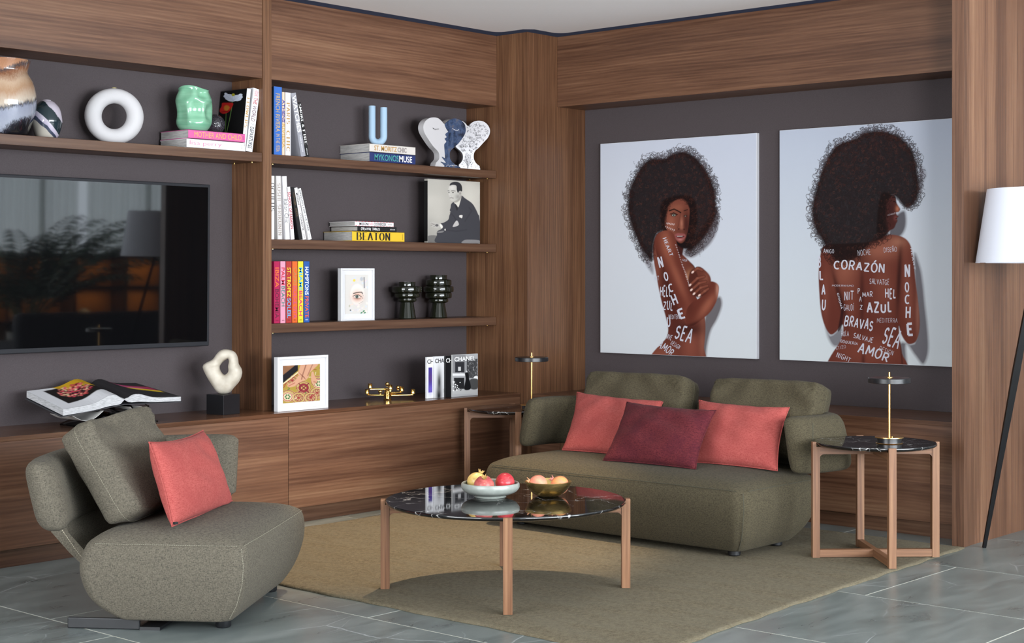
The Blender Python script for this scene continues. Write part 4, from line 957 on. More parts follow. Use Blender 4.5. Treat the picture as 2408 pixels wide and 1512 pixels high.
def eyep(p):
    p.frame(600, 560, 3.4367); p.fill((206, 202, 197)); R = random.Random(4)
    for k in range(46):
        x = R.uniform(765, 910); y = R.choice([R.uniform(318, 420), R.uniform(520, 600)]); c = R.choice([(206, 196, 206), (230, 200, 186), (196, 204, 216), (214, 206, 190), (228, 214, 206)])
        p.disc(x, y, R.uniform(5, 13), R.uniform(5, 13), c, .5, .8)
    p.disc(800, 342, 12, 12, (228, 196, 80), .3); p.disc(860, 330, 16, 20, (176, 178, 184), .4); p.line([(880, 318), (882, 400)], 9, (96, 100, 112), .8)
    p.disc(825, 455, 62, 92, (226, 218, 212), .2); p.blob(826, 470, 44, 46, (206, 160, 138), .95); p.blob(826, 486, 36, 18, (170, 112, 96), .6)
    p.line([(795, 447), (820, 440), (850, 436), (868, 445)], 8, (58, 50, 48), .9); p.disc(824, 473, 32, 15, (214, 200, 190), .3); p.disc(822, 473, 15, 15, (90, 104, 96), .25); p.disc(822, 473, 7, 7, (16, 16, 18), .3); p.disc(818, 468, 3, 3, (240, 240, 240), .4)
    p.line([(790, 470), (808, 460), (835, 459), (858, 474)], 5, (40, 32, 32)); p.line([(796, 482), (824, 490), (850, 484)], 3, (110, 76, 70)); p.line([(860, 430), (872, 460), (870, 490)], 2, (30, 30, 34))
    p.disc(762, 548, 8, 12, (180, 176, 160), .4); p.disc(769, 582, 7, 7, (80, 90, 96), .4)
    for x, y in ((858, 604), (876, 590), (884, 604)): p.poly([(x-8, y), (x+4, y-8), (x+10, y-2), (x-2, y+8)], (70, 130, 96), 1.5)
    p.line([(838, 530), (870, 512)], 1.5, (60, 60, 60))
framed('framed_picture', 'small white-framed picture of an eye on the third shelf', 802, 881, 756, 632, 6.77, z3, .03, .011, 0, eyep, 76, 130, (.16, .12, .84, .87))
# framed painting on the worktop
def feet(p):
    p.frame(600, 560, 3.4367); p.fill((158, 134, 60)); R = random.Random(9)
    # ornate tiled floor
    for cx, cy in ((390, 1205), (265, 1275), (510, 1160), (500, 1250), (300, 1150), (350, 1290), (450, 1290)):
        p.disc(cx, cy, 62, 52, (196, 178, 140), .08, .5)
        for r_, c in ((56, (140, 46, 50)), (44, (176, 150, 72)), (36, (120, 60, 60))): p.line(arc(cx, cy, r_, r_*.8, 0, 360, 22), 5, c, .9)
        for k in range(8):
            a = k*math.pi/4; p.line([(cx, cy), (cx+24*math.cos(a), cy+20*math.sin(a)), (cx+34*math.cos(a+.5), cy+28*math.sin(a+.5))], 6, (142, 44, 52), .9)
    for k in range(26): 
        x, y = R.uniform(225, 530), R.uniform(1050, 1300); p.line([(x, y), (x+R.uniform(-18, 18), y+R.uniform(-16, 16)), (x+R.uniform(-24, 24), y+R.uniform(-20, 20))], 6, R.choice([(146, 48, 54), (178, 150, 60), (74, 112, 62), (200, 184, 150)]), .9)
    for cx, cy in ((262, 1282), (512, 1175)):
        p.disc(cx, cy, 44, 40, (202, 188, 158), .1); p.line(arc(cx, cy, 36, 32, 0, 360, 20), 5, (160, 60, 60))
        for k in range(6): a = k*math.pi/3; p.disc(cx+17*math.cos(a), cy+15*math.sin(a), 9, 8, (58, 106, 62), .4)
    p.disc(392, 1210, 44, 38, (128, 46, 54), .1); p.disc(392, 1210, 24, 20, (176, 156, 92), .2)
    for k in range(4): a = k*math.pi/2+.78; p.line([(392, 1210), (392+56*math.cos(a), 1210+50*math.sin(a))], 9, (120, 40, 50))
    # dark rug and wall, upper left
    p.poly([(220, 985), (345, 980), (345, 1060), (225, 1160)], (130, 92, 66), 3, smooth=False); p.poly([(220, 1110), (345, 1010), (345, 1070), (225, 1172)], (30, 28, 32), 3, smooth=False); p.blob(270, 1020, 20, 16, (190, 130, 90), .8)
    p.line([(225, 1178), (345, 1085)], 9, (206, 196, 160)); p.line([(225, 1190), (350, 1096)], 4, (150, 50, 50))
    # legs and feet
    sk = (196, 148, 120)
    p.poly([(385, 985), (525, 975), (510, 1020), (470, 1060), (440, 1090), (430, 1125), (400, 1150), (375, 1120), (345, 1100), (350, 1075), (365, 1030)], sk, 3)
    p.poly([(455, 1085), (470, 1080), (480, 1110), (500, 1150), (495, 1172), (470, 1175), (455, 1160), (452, 1120)], sk, 3)
    p.poly([(350, 1110), (375, 1120), (400, 1145), (360, 1165), (320, 1195), (285, 1205), (262, 1200), (265, 1180), (300, 1165), (330, 1140)], sk, 3)
    p.line([(425, 980), (405, 1040), (385, 1100), (375, 1140)], 9, (122, 74, 60), .8, 6); p.line([(480, 985), (450, 1050), (425, 1110)], 8, (140, 90, 72), .8, 6)
    for k in range(5): p.line([(352+k*10, 1085+k*8), (385+k*6, 1120+k*6)], 3, (120, 70, 56), .8)
    p.line([(270, 1195), (320, 1170)], 8, (160, 84, 76), .7); p.line([(475, 1160), (498, 1168)], 10, (150, 84, 70), .6)
Yf = 6.56
t = framed('framed_painting', 'white-framed painting of bare legs on patterned tiles, standing on the worktop', 653, 772, 959, 830.5, Yf, ZTOP+.0005, .032, .014, 0, feet, 130, 130, (.13, .165, .86, .855))
# deckled paper behind the painting
# ------------------------------------------------------------------ four fashion magazines
def mag(label, xl, xr, yb_, yt_, Y, fn, base, tc, txt, wfrac):
    a = float(ony(xl, yb_, Y)[0]); b = float(ony(xr, yb_, Y)[0]); zt = float(ony(xl, yt_, Y)[2]); z0 = ZTOP+.0006
    t = thing('fashion_book', label, 'book', (a, Y, z0), 0, 'slim fashion books on the worktop')
    MB().box((a, Y, z0), (b, Y+.012, zt), bev=.0008, seg=1).build('cover', plain(base, .35), t, True)
    p = Print((a+.0005, Y-.0006, z0+.0005), (b-a-.001, 0, 0), (0, 0, zt-z0-.001), 110, 130); p.fill(base); fn(p); p.build('cover_picture', t)
    w_ = (b-a)*.82; hh = (zt-z0)*.105
    lettering([(txt, ('f', .015), ((a+(b-a)*.07, Y-.0012, zt-(zt-z0)*.16), (w_, 0, 0), (0, 0, hh)))], plain(tc, .5), t, True)
def mA(p): p.uv(); p.poly([(.24, .25), (.75, .25), (.75, .86), (.24, .86)], (66, 52, 132), .01, smooth=False); p.blob(.5, .5, .25, .12, (96, 60, 96), .5); p.blob(.5, .78, .3, .12, (120, 104, 200), .6)
def mB(p): p.uv(); p.blob(.45, .62, .22, .30, (30, 30, 34), .95); p.blob(.42, .95, .28, .2, (20, 20, 22), 1); p.disc(.86, .84, .12, .06, (190, 190, 190), .3)
def mC(p): p.uv(); p.disc(.9, .6, .25, .2, (70, 70, 74), .4)
def mD(p):
    p.frame(600, 560, 3.4367); p.fill((168, 168, 170)); R = random.Random(2)
    p.poly([(1595, 945), (1700, 945), (1700, 1090), (1595, 1090)], (132, 132, 134), 2, smooth=False); p.poly([(1615, 1000), (1690, 1000), (1690, 1085), (1615, 1085)], (46, 46, 50), 2, smooth=False); p.poly([(1640, 1040), (1662, 1040), (1662, 1072), (1640, 1072)], (200, 200, 200), 1.5, smooth=False)
    p.poly([(1592, 1095), (1700, 1095), (1700, 1112), (1592, 1112)], (226, 226, 226), 2, smooth=False); p.poly([(1606, 1128), (1690, 1128), (1690, 1225), (1606, 1225)], (34, 34, 36), 2, smooth=False)
    p.poly([(1708, 975), (1797, 975), (1797, 1130), (1708, 1130)], (70, 70, 72), 2, smooth=False)
    for k in range(90): x, y = R.uniform(1710, 1795), R.uniform(980, 1130); p.line([(x, y), (x+R.uniform(-6, 6), y+R.uniform(-14, 14))], 3, R.choice([(190, 190, 190), (30, 30, 30), (120, 120, 120)]), .8)
    p.poly([(1592, 1222), (1797, 1215), (1797, 1258), (1592, 1258)], (176, 176, 176), 3, smooth=False)
    for k in range(40): x, y = R.uniform(1597, 1665), R.uniform(1150, 1240); p.disc(x, y, 5, 5, R.choice([(240, 240, 240), (60, 60, 60)]), .4)
    p.disc(1785, 1130, 22, 18, (232, 232, 232), .2); p.poly([(1735, 1145), (1797, 1140), (1797, 1215), (1740, 1215)], (70, 70, 70), 3)
    p.disc(1708, 1078, 7, 8, (200, 200, 200)); p.poly([(1695, 1090), (1722, 1090), (1728, 1130), (1742, 1215), (1690, 1222), (1700, 1140)], (18, 18, 20), 2); p.line([(1690, 1095), (1655, 1088)], 5, (190, 190, 190))
mag('white fashion book with a violet panel, leftmost of the four', 1003, 1020.5, 928, 840, 6.60, mA, (222, 222, 224), (20, 20, 24), 'CH', .4)
mag('white fashion book with a blurred black figure, second from the left', 1020.6, 1047, 928, 838.5, 6.588, mB, (216, 216, 218), (20, 20, 24), 'CHA', .5)
mag('black fashion book showing only a sliver, third from the left', 1047.2, 1064, 927, 837.5, 6.576, mC, (18, 18, 20), (230, 230, 230), 'CH', .4)
mag('black-and-white photographic fashion book, frontmost at the right of the four', 1064, 1123.5, 925, 834.5, 6.562, mD, (190, 190, 190), (240, 240, 240), 'CHANEL', .9)

# ------------------------------------------------------------------ stepped dark glass vases
SG = NT('smoky_green_glass'); SG.set(col=lin((30, 32, 22)), rough=.03, trans=.3, ior=1.5, spec=.6)
def stepvase(label, px, Y, H_, tiers, neck, zs):
    c = ony(px, 700, Y); t = thing('stepped_vase', label, 'vase', (c[0], c[1], zs), 0, 'stepped dark glass vases')
    P = [(0, .002), (.052, 0), (.055, .004)]; P += [(.0395, tiers[0][0]-.004)]
    for z0, z1_, r in tiers: P += [(r-.008, z0), (r-.0015, z0+.004), (r, z0+.009), (r, z1_-.009), (r-.0015, z1_-.004), (r-.008, z1_)]
    P += [(neck, tiers[-1][1]+.002), (neck+.001, H_-.002), (neck, H_), (neck-.004, H_), (neck-.005, tiers[-1][1]-.01), (.03, tiers[0][0]), (.0, tiers[0][0]-.002)]
    MB().lathe(P, 48, cap=False).build('body', SG.m, t, smooth=40)
    return t
stepvase('shorter stepped dark green glass vase, beside the eye picture', 957, 6.83, .224, [(.103, .128, .058), (.128, .158, .077), (.158, .198, .092)], .050, z3)
stepvase('taller stepped dark green glass vase, nearer the pillar', 1031, 6.82, .2655, [(.095, .121, .0615), (.121, .158, .0825), (.158, .198, .094), (.198, .238, .081)], .053, z3)

# ------------------------------------------------------------------ brass candelabra
c = ony(911, 940, 6.70); c[2] = ZTOP; t = thing('candelabra', 'low polished brass candle holder with swivelling arms on the worktop', 'candle holder', c)
MB().lathe([(.024, 0), (.025, .004), (.019, .010), (.019, .024), (.024, .026), (.024, .030), (.018, .032), (.018, .040), (.023, .042), (.023, .046), (.017, .048), (.017, .060), (.022, .062), (.012, .066)], 32).build('base', M['gold'], t, smooth=True)
D_ = float((c-CAM)@FW)
def cpx(x, y, dep): 
    s = (x-911)/F_PX*D_; return RT*s+FW*dep+UPV*0
cups = [(862, 912, 927, .03), (871, 901, 914, -.03), (920, 904, 917, -.07), (943, 911, 921, .05), (969, 918, 930, .07)]
for x, yt2, yb2, dp in cups:
    v = cpx(x, 0, dp); z = max(.03, (HYP-yb2)/F_PX*(D_+dp)+H-ZTOP); hcup = .030
    cu = MB().lathe([(.010, 0), (.0135, .003), (.0125, .006), (.0125, hcup-.003), (.0135, hcup), (.0105, hcup), (.0105, .01), (0, .01)], 20, Matrix.Translation((v[0], v[1], z)), cap=False)
    cu.build('candle_cup', M['gold'], t, smooth=40)
    MB().cyl((0, 0, z-.004), (v[0], v[1], z-.004), .0075, .0055, 10).box((-.0, -.0, z), (.001, .001, z+.001)).build('arm', M['gold'], t, smooth=True)
for x, y, dp in ((896, 921, -.06), (912, 903, -.05), (935, 911, .02)):
    v = cpx(x, 0, dp); z = max(.034, (HYP-y)/F_PX*(D_+dp)+H-ZTOP)
    MB().lathe([(.006, -.016), (.005, -.01)]+[(.0125*math.sin(a), -.0125*math.cos(a)) for a in np.linspace(.5, math.pi-.01, 9)]+[(0, .0125)], 18, Matrix.Translation((v[0], v[1], z))).build('ball_knob', M['gold'], t, smooth=True)

# ------------------------------------------------------------------ abstract sculpture
c = ony(524.5, 960, 6.70); t = thing('abstract_sculpture', 'smooth cream abstract sculpture with a hole, on a black cube', 'sculpture', (c[0], c[1], ZTOP))
zcub = .105
MB().box((-.062, -.062, 0), (.062, .062, zcub), bev=.001, seg=1, M=Matrix.Rotation(math.radians(8), 4, 'Z')).build('base', M['satin'], t)
def zq(x, y): return (980, 0)
# outline and hole in photograph pixels (zoom of 3.7625, origin 0,800), skinned with an oval cross-section
outl = [(1935, 470), (1880, 400), (1830, 320), (1797, 250), (1800, 215), (1840, 190), (1885, 165), (1925, 110), (1970, 82), (2030, 84), (2080, 110), (2102, 160), (2110, 210), (2135, 255), (2140, 300), (2120, 360), (2070, 420), (2020, 470)]
hole = [(1975, 300), (1950, 270), (1943, 235), (1960, 205), (1990, 178), (2020, 165), (2028, 190), (2020, 230), (2022, 270), (2000, 300)]
def resample(P, n):
    P = np.array(P+[P[0]], float); d = np.r_[0, np.cumsum(np.hypot(*np.diff(P, axis=0).T))]; s = np.linspace(0, d[-1], n, endpoint=False); return np.c_[np.interp(s, d, P[:, 0]), np.interp(s, d, P[:, 1])]
def smc(P, n=5):
    P = np.array(P, float); out = []; N = len(P)
    for i in range(N):
        a, b, cc, d = P[i-1], P[i], P[(i+1) % N], P[(i+2) % N]
        for q in np.linspace(0, 1, n, endpoint=False): out.append(tuple(.5*((2*b)+(-a+cc)*q+(2*a-5*b+4*cc-d)*q*q+(-a+3*b-3*cc+d)*q**3)))
    return out
hc = np.mean(hole, 0); NA = 60; angs = np.linspace(0, 2*math.pi, NA, endpoint=False)
def radial(P):
    P = np.array(smc(P)); a = np.arctan2(P[:, 1]-hc[1], P[:, 0]-hc[0]); r = np.hypot(P[:, 1]-hc[1], P[:, 0]-hc[0]); o_ = np.argsort(a); a, r = a[o_], r[o_]
    return np.interp(angs, np.r_[a-2*math.pi, a, a+2*math.pi], np.r_[r, r, r], )
# angles of the outline run -pi..pi; shift the query range
def radial2(P):
    P = np.array(smc(P)); a = np.arctan2(P[:, 1]-hc[1], P[:, 0]-hc[0]) % (2*math.pi); r = np.hypot(P[:, 1]-hc[1], P[:, 0]-hc[0]); o_ = np.argsort(a); a, r = a[o_], r[o_]
    return np.interp(angs, np.r_[a-2*math.pi, a, a+2*math.pi], np.r_[r, r, r])
ro, ri = radial2(outl), radial2(hole); rows_ = []
for k, a in enumerate(angs):
    ring_ = []; mid_r = (ro[k]+ri[k])/2; hw_ = (ro[k]-ri[k])/2; dep = min(.052, .018+hw_/3.7625/F_PX*D_*.85)
    for j in range(14):
        q = 2*math.pi*j/14; r_ = mid_r+hw_*math.copysign(abs(math.cos(q))**.9, math.cos(q)); dd = dep*math.copysign(abs(math.sin(q))**.8, math.sin(q))
        x_, y_ = hc[0]+r_*math.cos(a), hc[1]+r_*math.sin(a); P_ = onp(x_/3.7625, 800+y_/3.7625, c, FW)+FW*dd
        P_[2] = max(P_[2], ZTOP+zcub-.001)
        ring_.append(P_)
    rows_.append(ring_)
rows_.append(rows_[0]); mb = MB().loft(rows_, cap=False); bmesh.ops.remove_doubles(mb.bm, verts=mb.bm.verts, dist=1e-5)
cr = NT('cream_stone'); cn = cr.noise(cr.coord(), 30, 4); cr.set(col=cr.ramp(cn, [(.3, lin((184, 174, 158))), (.7, lin((202, 194, 180)))]), rough=.55)
mb.build('body', cr.m, t, True, smooth=70)

# ------------------------------------------------------------------ television
a0 = 3.72; a1 = float(ony(488, 600, 6.897)[0]); zb_, zt_ = .962, 1.836
t = thing('television', 'large black flat-screen television hanging on the taupe panel', 'television', ((a0+a1)/2, 6.9, zb_))
f = MB(); Yt = 6.878
f.box((a0, Yt, zb_), (a1, Yt+.04, zt_), bev=.004, seg=2).build('casing', M['tvframe'], t, True)
g_ = .016
MB().box((a0+g_, Yt-.0015, zb_+.024), (a1-g_, Yt+.0005, zt_-g_)).build('screen', M['tvglass'].copy() if False else M['tvglass'], t, True)
MB().box((a0+.6, Yt+.04, zb_+.2), (a1-.6, Yt+.052, zt_-.2)).build('wall_bracket', M['blackm'], t, True)
# the set hangs a touch forward at the top and out at its right end
piv = Vector((a1, Yt, (zb_+zt_)/2)); t.matrix_world = Matrix.Translation(piv) @ Matrix.Rotation(-.0120, 4, 'Z') @ Matrix.Rotation(.0120, 4, 'X') @ Matrix.Translation(-piv) @ Matrix.Translation(t.location)

# ------------------------------------------------------------------ open book on its acrylic stand
Yn, Yk = 6.53, 6.86
def bp(x, y, yy): return ony(x/3.7625, 800+y/3.7625, yy)
gN = bp(1100, 520, Yn); gF = bp(790, 385, Yk)
lN = bp(560, 612, Yn-.0); lF = bp(235, 452, Yk-.02); rN = bp(1600, 500, Yn+.02); rF = bp(1200, 380, Yk)
t = thing('open_book', 'large open picture book resting on a clear acrylic stand under the television', 'book', ((gN[0]+gF[0])/2, 6.7, ZTOP+.1))
def leaf(A, B, C_, D__, up, n=14, m=8):
    """page surface between gutter (A near, B far) and fore-edge (C near, D far) with a swell near the gutter"""
    V = []
    for j in range(m+1):
        for i in range(n+1):
            u, v = i/n, j/m; p = (A*(1-u)+C_*u)*(1-v)+(B*(1-u)+D__*u)*v
            V.append(p+np.array([0, 0, up*(math.sin(min(u*2.3, 1)*math.pi)*.85*(1-u*.2) if u < .43 else up*0)+up*.42*math.sin(math.pi*u)]))
    return V
def block(A, B, C_, D__, up, th, m_, name):
    n, m = 16, 6; V = []; Fc = []
    def surf(dz, ext=1.0, sw=1.0):
        out = []
        for j in range(m+1):
            for i in range(n+1):
                u, v = i/n*ext, j/m; p = (A*(1-u)+C_*u)*(1-v)+(B*(1-u)+D__*u)*v
                sw_ = math.exp(-((u-.22)/.2)**2)*up*sw*(1 if u > 0 else 1)*min(1, u/.12)
                out.append(p+np.array([0, 0, sw_+dz*min(1, u/.10+.15)]))
        return out
    top = surf(0); bot = surf(-th, 1.0, .25); V = top+bot; N = (n+1)*(m+1); W = n+1
    for j in range(m):
        for i in range(n):
            a = j*W+i; Fc.append((a, a+1, a+W+1, a+W)); Fc.append((N+a, N+a+W, N+a+W+1, N+a+1))
    for i in range(n): Fc.append((i, N+i, N+i+1, i+1)); a = m*W+i; Fc.append((a, a+1, N+a+1, N+a))
    for j in range(m): a = j*W; Fc.append((a, a+W, N+a+W, N+a)); a = j*W+n; Fc.append((a, N+a, N+a+W, a+W))
    me = bpy.data.meshes.new(name); me.from_pydata([tuple(map(float, v)) for v in V], [], Fc); me.update()
    o = link_mesh(name, me, m_, t, True); return top
PG = NT('page_stack_edges'); n_ = PG.noise(PG.coord(scale=(.05, .05, 1)), 700, 2, .7); PG.set(col=PG.ramp(n_, [(.36, lin((150, 150, 152))), (.6, lin((200, 200, 202)))]), rough=.8)
topL = block(gN, gF, lN, lF, .030, .030, PG.m, 'page_block'); topR = block(gN, gF, rN, rF, .022, .022, PG.m, 'page_block')
def pagepic(top, fn, name, flip, n=16, m=6, nx=90, ny=60):
    T = np.array(top).reshape(m+1, n+1, 3); p = Print((0, 0, 0), (1, 0, 0), (0, 1, 0), nx, ny); p.uv(); fn(p)
    uu = np.linspace(0, 1, nx)*n; vv = np.linspace(0, 1, ny)*m; i = np.minimum(uu.astype(int), n-1); j = np.minimum(vv.astype(int), m-1); fu = (uu-i)[None, :, None]; fv = (vv-j)[:, None, None]
    g = lambda a, b: T[np.ix_(j+a, i+b)]
    Wd = g(0, 0)*(1-fu)*(1-fv)+g(0, 1)*fu*(1-fv)+g(1, 0)*(1-fu)*fv+g(1, 1)*fu*fv; p.W = Wd+np.array([0, 0, .0012]); return p.build(name, t)
def pL(p):   # x: 0 gutter..1 fore-edge, y: 1 near..0 far
    p.fill((206, 206, 210)); y = p.y
    p.poly([(.02, -.02), (.80, .10), (.80, .80), (.02, .62)], (30, 27, 26), .01, smooth=False)
    p.poly([(.02, -.05), (.62, -.02), (.45, .30), (.02, .42)], (186, 146, 34), .02, smooth=False)
    R = random.Random(6)
    for k in range(240):
        an, rr_ = R.uniform(0, 6.28), R.random()**.5; p.disc(.44+.24*rr_*math.cos(an), .36+.26*rr_*math.sin(an), .022, .028, R.choice([(170, 60, 60), (206, 100, 96), (120, 40, 46), (220, 150, 130), (60, 30, 34), (196, 60, 90), (214, 190, 150)]), .5)
    for k in range(5): p.line([(.15, .80+k*.025), (.55, .86+k*.025)], .004, (190, 190, 194), .6)
def pR(p):
    p.fill((44, 42, 44)); p.poly([(.28, .20), (.42, .10), (.98, .30), (.95, .62), (.78, .55)], (150, 52, 80), .02, smooth=False); p.poly([(.50, .36), (.62, .30), (.97, .58), (.95, .68)], (206, 176, 40), .02, smooth=False); p.poly([(.30, .16), (.36, .12), (.80, .36), (.76, .42)], (186, 90, 140), .03, smooth=False); p.poly([(.9, .9), (1.1, .9), (1.1, 1.1), (.0, 1.1), (.0, 1.02)], (60, 58, 60), .02, smooth=False)
pagepic(topL, pL, 'printed_page', False); pagepic(topR, pR, 'printed_page', True)
# hard covers below the pages
dz = np.array([0, 0, -.034]); e1 = (lN-gN)*.03; e2 = (rN-gN)*.03
MB().prism([gN+dz*.75, lN+dz+e1, lF+dz+e1, gF+dz*.75], (0, 0, -.003)).prism([gN+dz*.75, rN+dz*.75+e2, rF+dz*.75+e2, gF+dz*.75], (0, 0, -.003)).build('cover', plain((52, 52, 56), .4), t, True)
# loose jacket flaps curving below
def flap(A, B, C_, D__, sag):
    V = []; n = 12
    for j in range(2):
        for i in range(n+1): u = i/n; p = (A*(1-u)+B*u) if j == 0 else (C_*(1-u)+D__*u); V.append(p+np.array([0, 0, -sag*math.sin(math.pi*u)]))
    me = bpy.data.meshes.new('jacket_flap'); me.from_pydata([tuple(map(float, v)) for v in V], [], [(i, i+1, n+2+i, n+1+i) for i in range(n)]); me.update(); o = link_mesh('jacket_flap', me, M['paper'], t, True); o.modifiers.new('s', 'SOLIDIFY').thickness = .001
d2 = np.array([0, .0, -.040]); flap(lN*.84+gN*.16+d2, lN*.35+gN*.65+d2, lN*.84+gN*.16+d2+np.array([0, .2, .0]), lN*.35+gN*.65+d2+np.array([0, .2, 0]), .035); flap(gN*.9+rN*.1+d2, gN*.7+rN*.3+d2, gN*.9+rN*.1+d2+np.array([0, .2, 0]), gN*.7+rN*.3+d2+np.array([0, .2, 0]), .02)
AC = glass('clear_acrylic', (.93, .95, .96), .0, 1.49)
t2 = thing('book_stand', 'clear acrylic X-shaped book stand on the worktop behind the armchair', 'stand', (gN[0], 6.68, ZTOP))
sx = float(gN[0]+gF[0])/2; zg = float(gN[2]+gF[2])/2-.07; half = .21
for s_ in (-1, 1):
    A = np.array([sx-s_*half, 6.56, ZTOP+.001]); B = np.array([sx+s_*half*.75, 6.56, zg-.012]); dn = np.array([.0, .0, .008])
    MB().prism([A, B, B+np.array([0, .22, .05]), A+np.array([0, .22, 0])], dn).build('acrylic_panel', AC, t2, True)
# ------------------------------------------------------------------ rug
t = thing('rug', 'large taupe wool rug under the coffee table and sofa', 'rug', (5.8, 4.9, 0))
nx_, ny_ = 150, 150; X0, X1, Y0, Y1 = 4.415, 7.25, 3.44, 6.36; R = random.Random(8)
V = []; Fc = []
for j in range(ny_+1):
    for i in range(nx_+1):
        u, v = i/nx_, j/ny_; ex = .004*math.sin(v*31)+.003*math.sin(v*77+1); ey = .004*math.sin(u*37)+.003*math.sin(u*83)
        Yr = 3.275+.185*u**.6; x = X0+(X1-X0)*u+(ex if i in (0, nx_) else 0); y = Yr+(Y1-Yr)*v+(ey if j in (0, ny_) else 0)
        e = min(u*(X1-X0), (1-u)*(X1-X0), v*(Y1-Y0), (1-v)*(Y1-Y0)); z = .0105+.0015*math.sin(u*23+v*9)*math.sin(v*31)*.5 - (.004 if e < .001 else 0)
        V.append((x, y, z))
W_ = nx_+1
for j in range(ny_):
    for i in range(nx_): a = j*W_+i; Fc.append((a, a+1, a+W_+1, a+W_))
edge = [i for i in range(W_)]+[j*W_+nx_ for j in range(1, ny_+1)]+[ny_*W_+i for i in range(nx_-1, -1, -1)]+[j*W_ for j in range(ny_-1, 0, -1)]
b0 = len(V); V += [(V[k][0], V[k][1], .0008) for k in edge]
for q in range(len(edge)): k2 = (q+1) % len(edge); Fc.append((edge[k2], edge[q], b0+q, b0+k2))
me = bpy.data.meshes.new('pile'); me.from_pydata(V, [], Fc); me.update(); link_mesh('pile', me, M['rug'], t, True, smooth=True)
RZ = .0115

# ------------------------------------------------------------------ upholstered seats: a superelliptic base, a wrap-round wing and its stem
def rrect(a0, a1, b0, b1, r, z, n=9, crown=0):
    out = []
    for cx, cy, s in ((a1-r, b1-r, 0), (a0+r, b1-r, 90), (a0+r, b0+r, 180), (a1-r, b0+r, 270)):
        for k in range(n+1):
            q = math.radians(s+90*k/n); out.append((cx+r*math.cos(q), cy+r*math.sin(q), z))
    return out
def densify(ring, n):
    P = np.array(ring+[ring[0]], float); d = np.r_[0, np.cumsum(np.linalg.norm(np.diff(P, axis=0), axis=1))]; s = np.linspace(0, d[-1], n, endpoint=False)
    return np.c_[np.interp(s, d, P[:, 0]), np.interp(s, d, P[:, 1]), np.interp(s, d, P[:, 2])]
def seat_base(secs, N=160):
    """secs: z, a0, a1, b0, b1, corner radius"""
    rings = []; S = np.array(secs, float); tt = np.arange(len(S)); q = np.linspace(0, len(S)-1, (len(S)-1)*4+1)
    def cr(col):
        P = S[:, col]; out = []
        for x in q:
            i = min(int(x), len(P)-2); f = x-i; a = P[max(i-1, 0)]; b = P[i]; c = P[i+1]; d = P[min(i+2, len(P)-1)]
            out.append(.5*((2*b)+(-a+c)*f+(2*a-5*b+4*c-d)*f*f+(-a+3*b-3*c+d)*f**3))
        return out
    cols = [cr(k) for k in range(6)]
    for z, a0, a1, b0, b1, r in zip(*cols): rings.append(rrect(a0, a1, b0, b1, max(r, .01), z, 12))
    return rings
def wing_mesh(path, z0, z1, th, flare=.03, n=70, rake=0.0):
    """path: plan polyline (inner face middle); swept rounded panel"""
    P = np.array(smc2(path, 12)); d = np.r_[0, np.cumsum(np.hypot(*np.diff(P, axis=0).T))]; s = np.linspace(0, d[-1], n); P = np.c_[np.interp(s, d, P[:, 0]), np.interp(s, d, P[:, 1])]
    rings = []; cen = P.mean(0)
    for i, p in enumerate(P):
        tg = P[min(i+1, n-1)]-P[max(i-1, 0)]; tg = tg/np.hypot(*tg); nn = np.array([tg[1], -tg[0]])
        e = min(s[i], d[-1]-s[i]); rr_ = .075; f = 1 if e > rr_ else math.sqrt(max(0, 1-((rr_-e)/rr_)**2))
        hz_ = (z1-z0)/2*(.80+.20*f) if e < rr_ else (z1-z0)/2; hz_ = (z1-z0)/2*(1-(1-f)*.16); ht = th/2*max(f, .22); zc_ = (z0+z1)/2
        ring_ = []
        for k in range(28):
            q = 2*math.pi*k/28; cx = math.copysign(abs(math.cos(q))**.75, math.cos(q))*ht; cz = math.copysign(abs(math.sin(q))**.42, math.sin(q))*hz_
            off = cx+flare*(cz/hz_)
            ring_.append((p[0]+nn[0]*off, p[1]+nn[1]*off, zc_+cz))
        rings.append(ring_)
    return rings
def smc2(P, n=8):
    P = np.array(P, float); out = []
    for i in range(len(P)-1):
        a = P[max(i-1, 0)]; b = P[i]; c = P[i+1]; d = P[min(i+2, len(P)-1)]
        for t_ in np.linspace(0, 1, n, endpoint=False): out.append(.5*((2*b)+(-a+c)*t_+(2*a-5*b+4*c-d)*t_*t_+(-a+3*b-3*c+d)*t_**3))
    out.append(P[-1]); return out
def seam(pts, parent, m=None, r=.0009, world=False, name='stitching'):
    """a dashed line of top stitching"""
    P = np.array(pts, float); d = np.r_[0, np.cumsum(np.linalg.norm(np.diff(P, axis=0), axis=1))]; L_ = d[-1]; mb = MB(); s = 0
    f = lambda q: tuple(np.interp(q, d, P[:, k]) for k in range(3))
    while s < L_-.006: mb.cyl(f(s), f(s+.0055), r, seg=5); s += .0085
    return mb.build(name, m or M['stitch'], parent, world)
def slit(pts, parent, world=False, r=.0018):
    """the fold of a sewn seam: a thin dark welt"""
    return MB().tube(pts, r, 6).build('seam', plain((70, 68, 56), .95), parent, world)

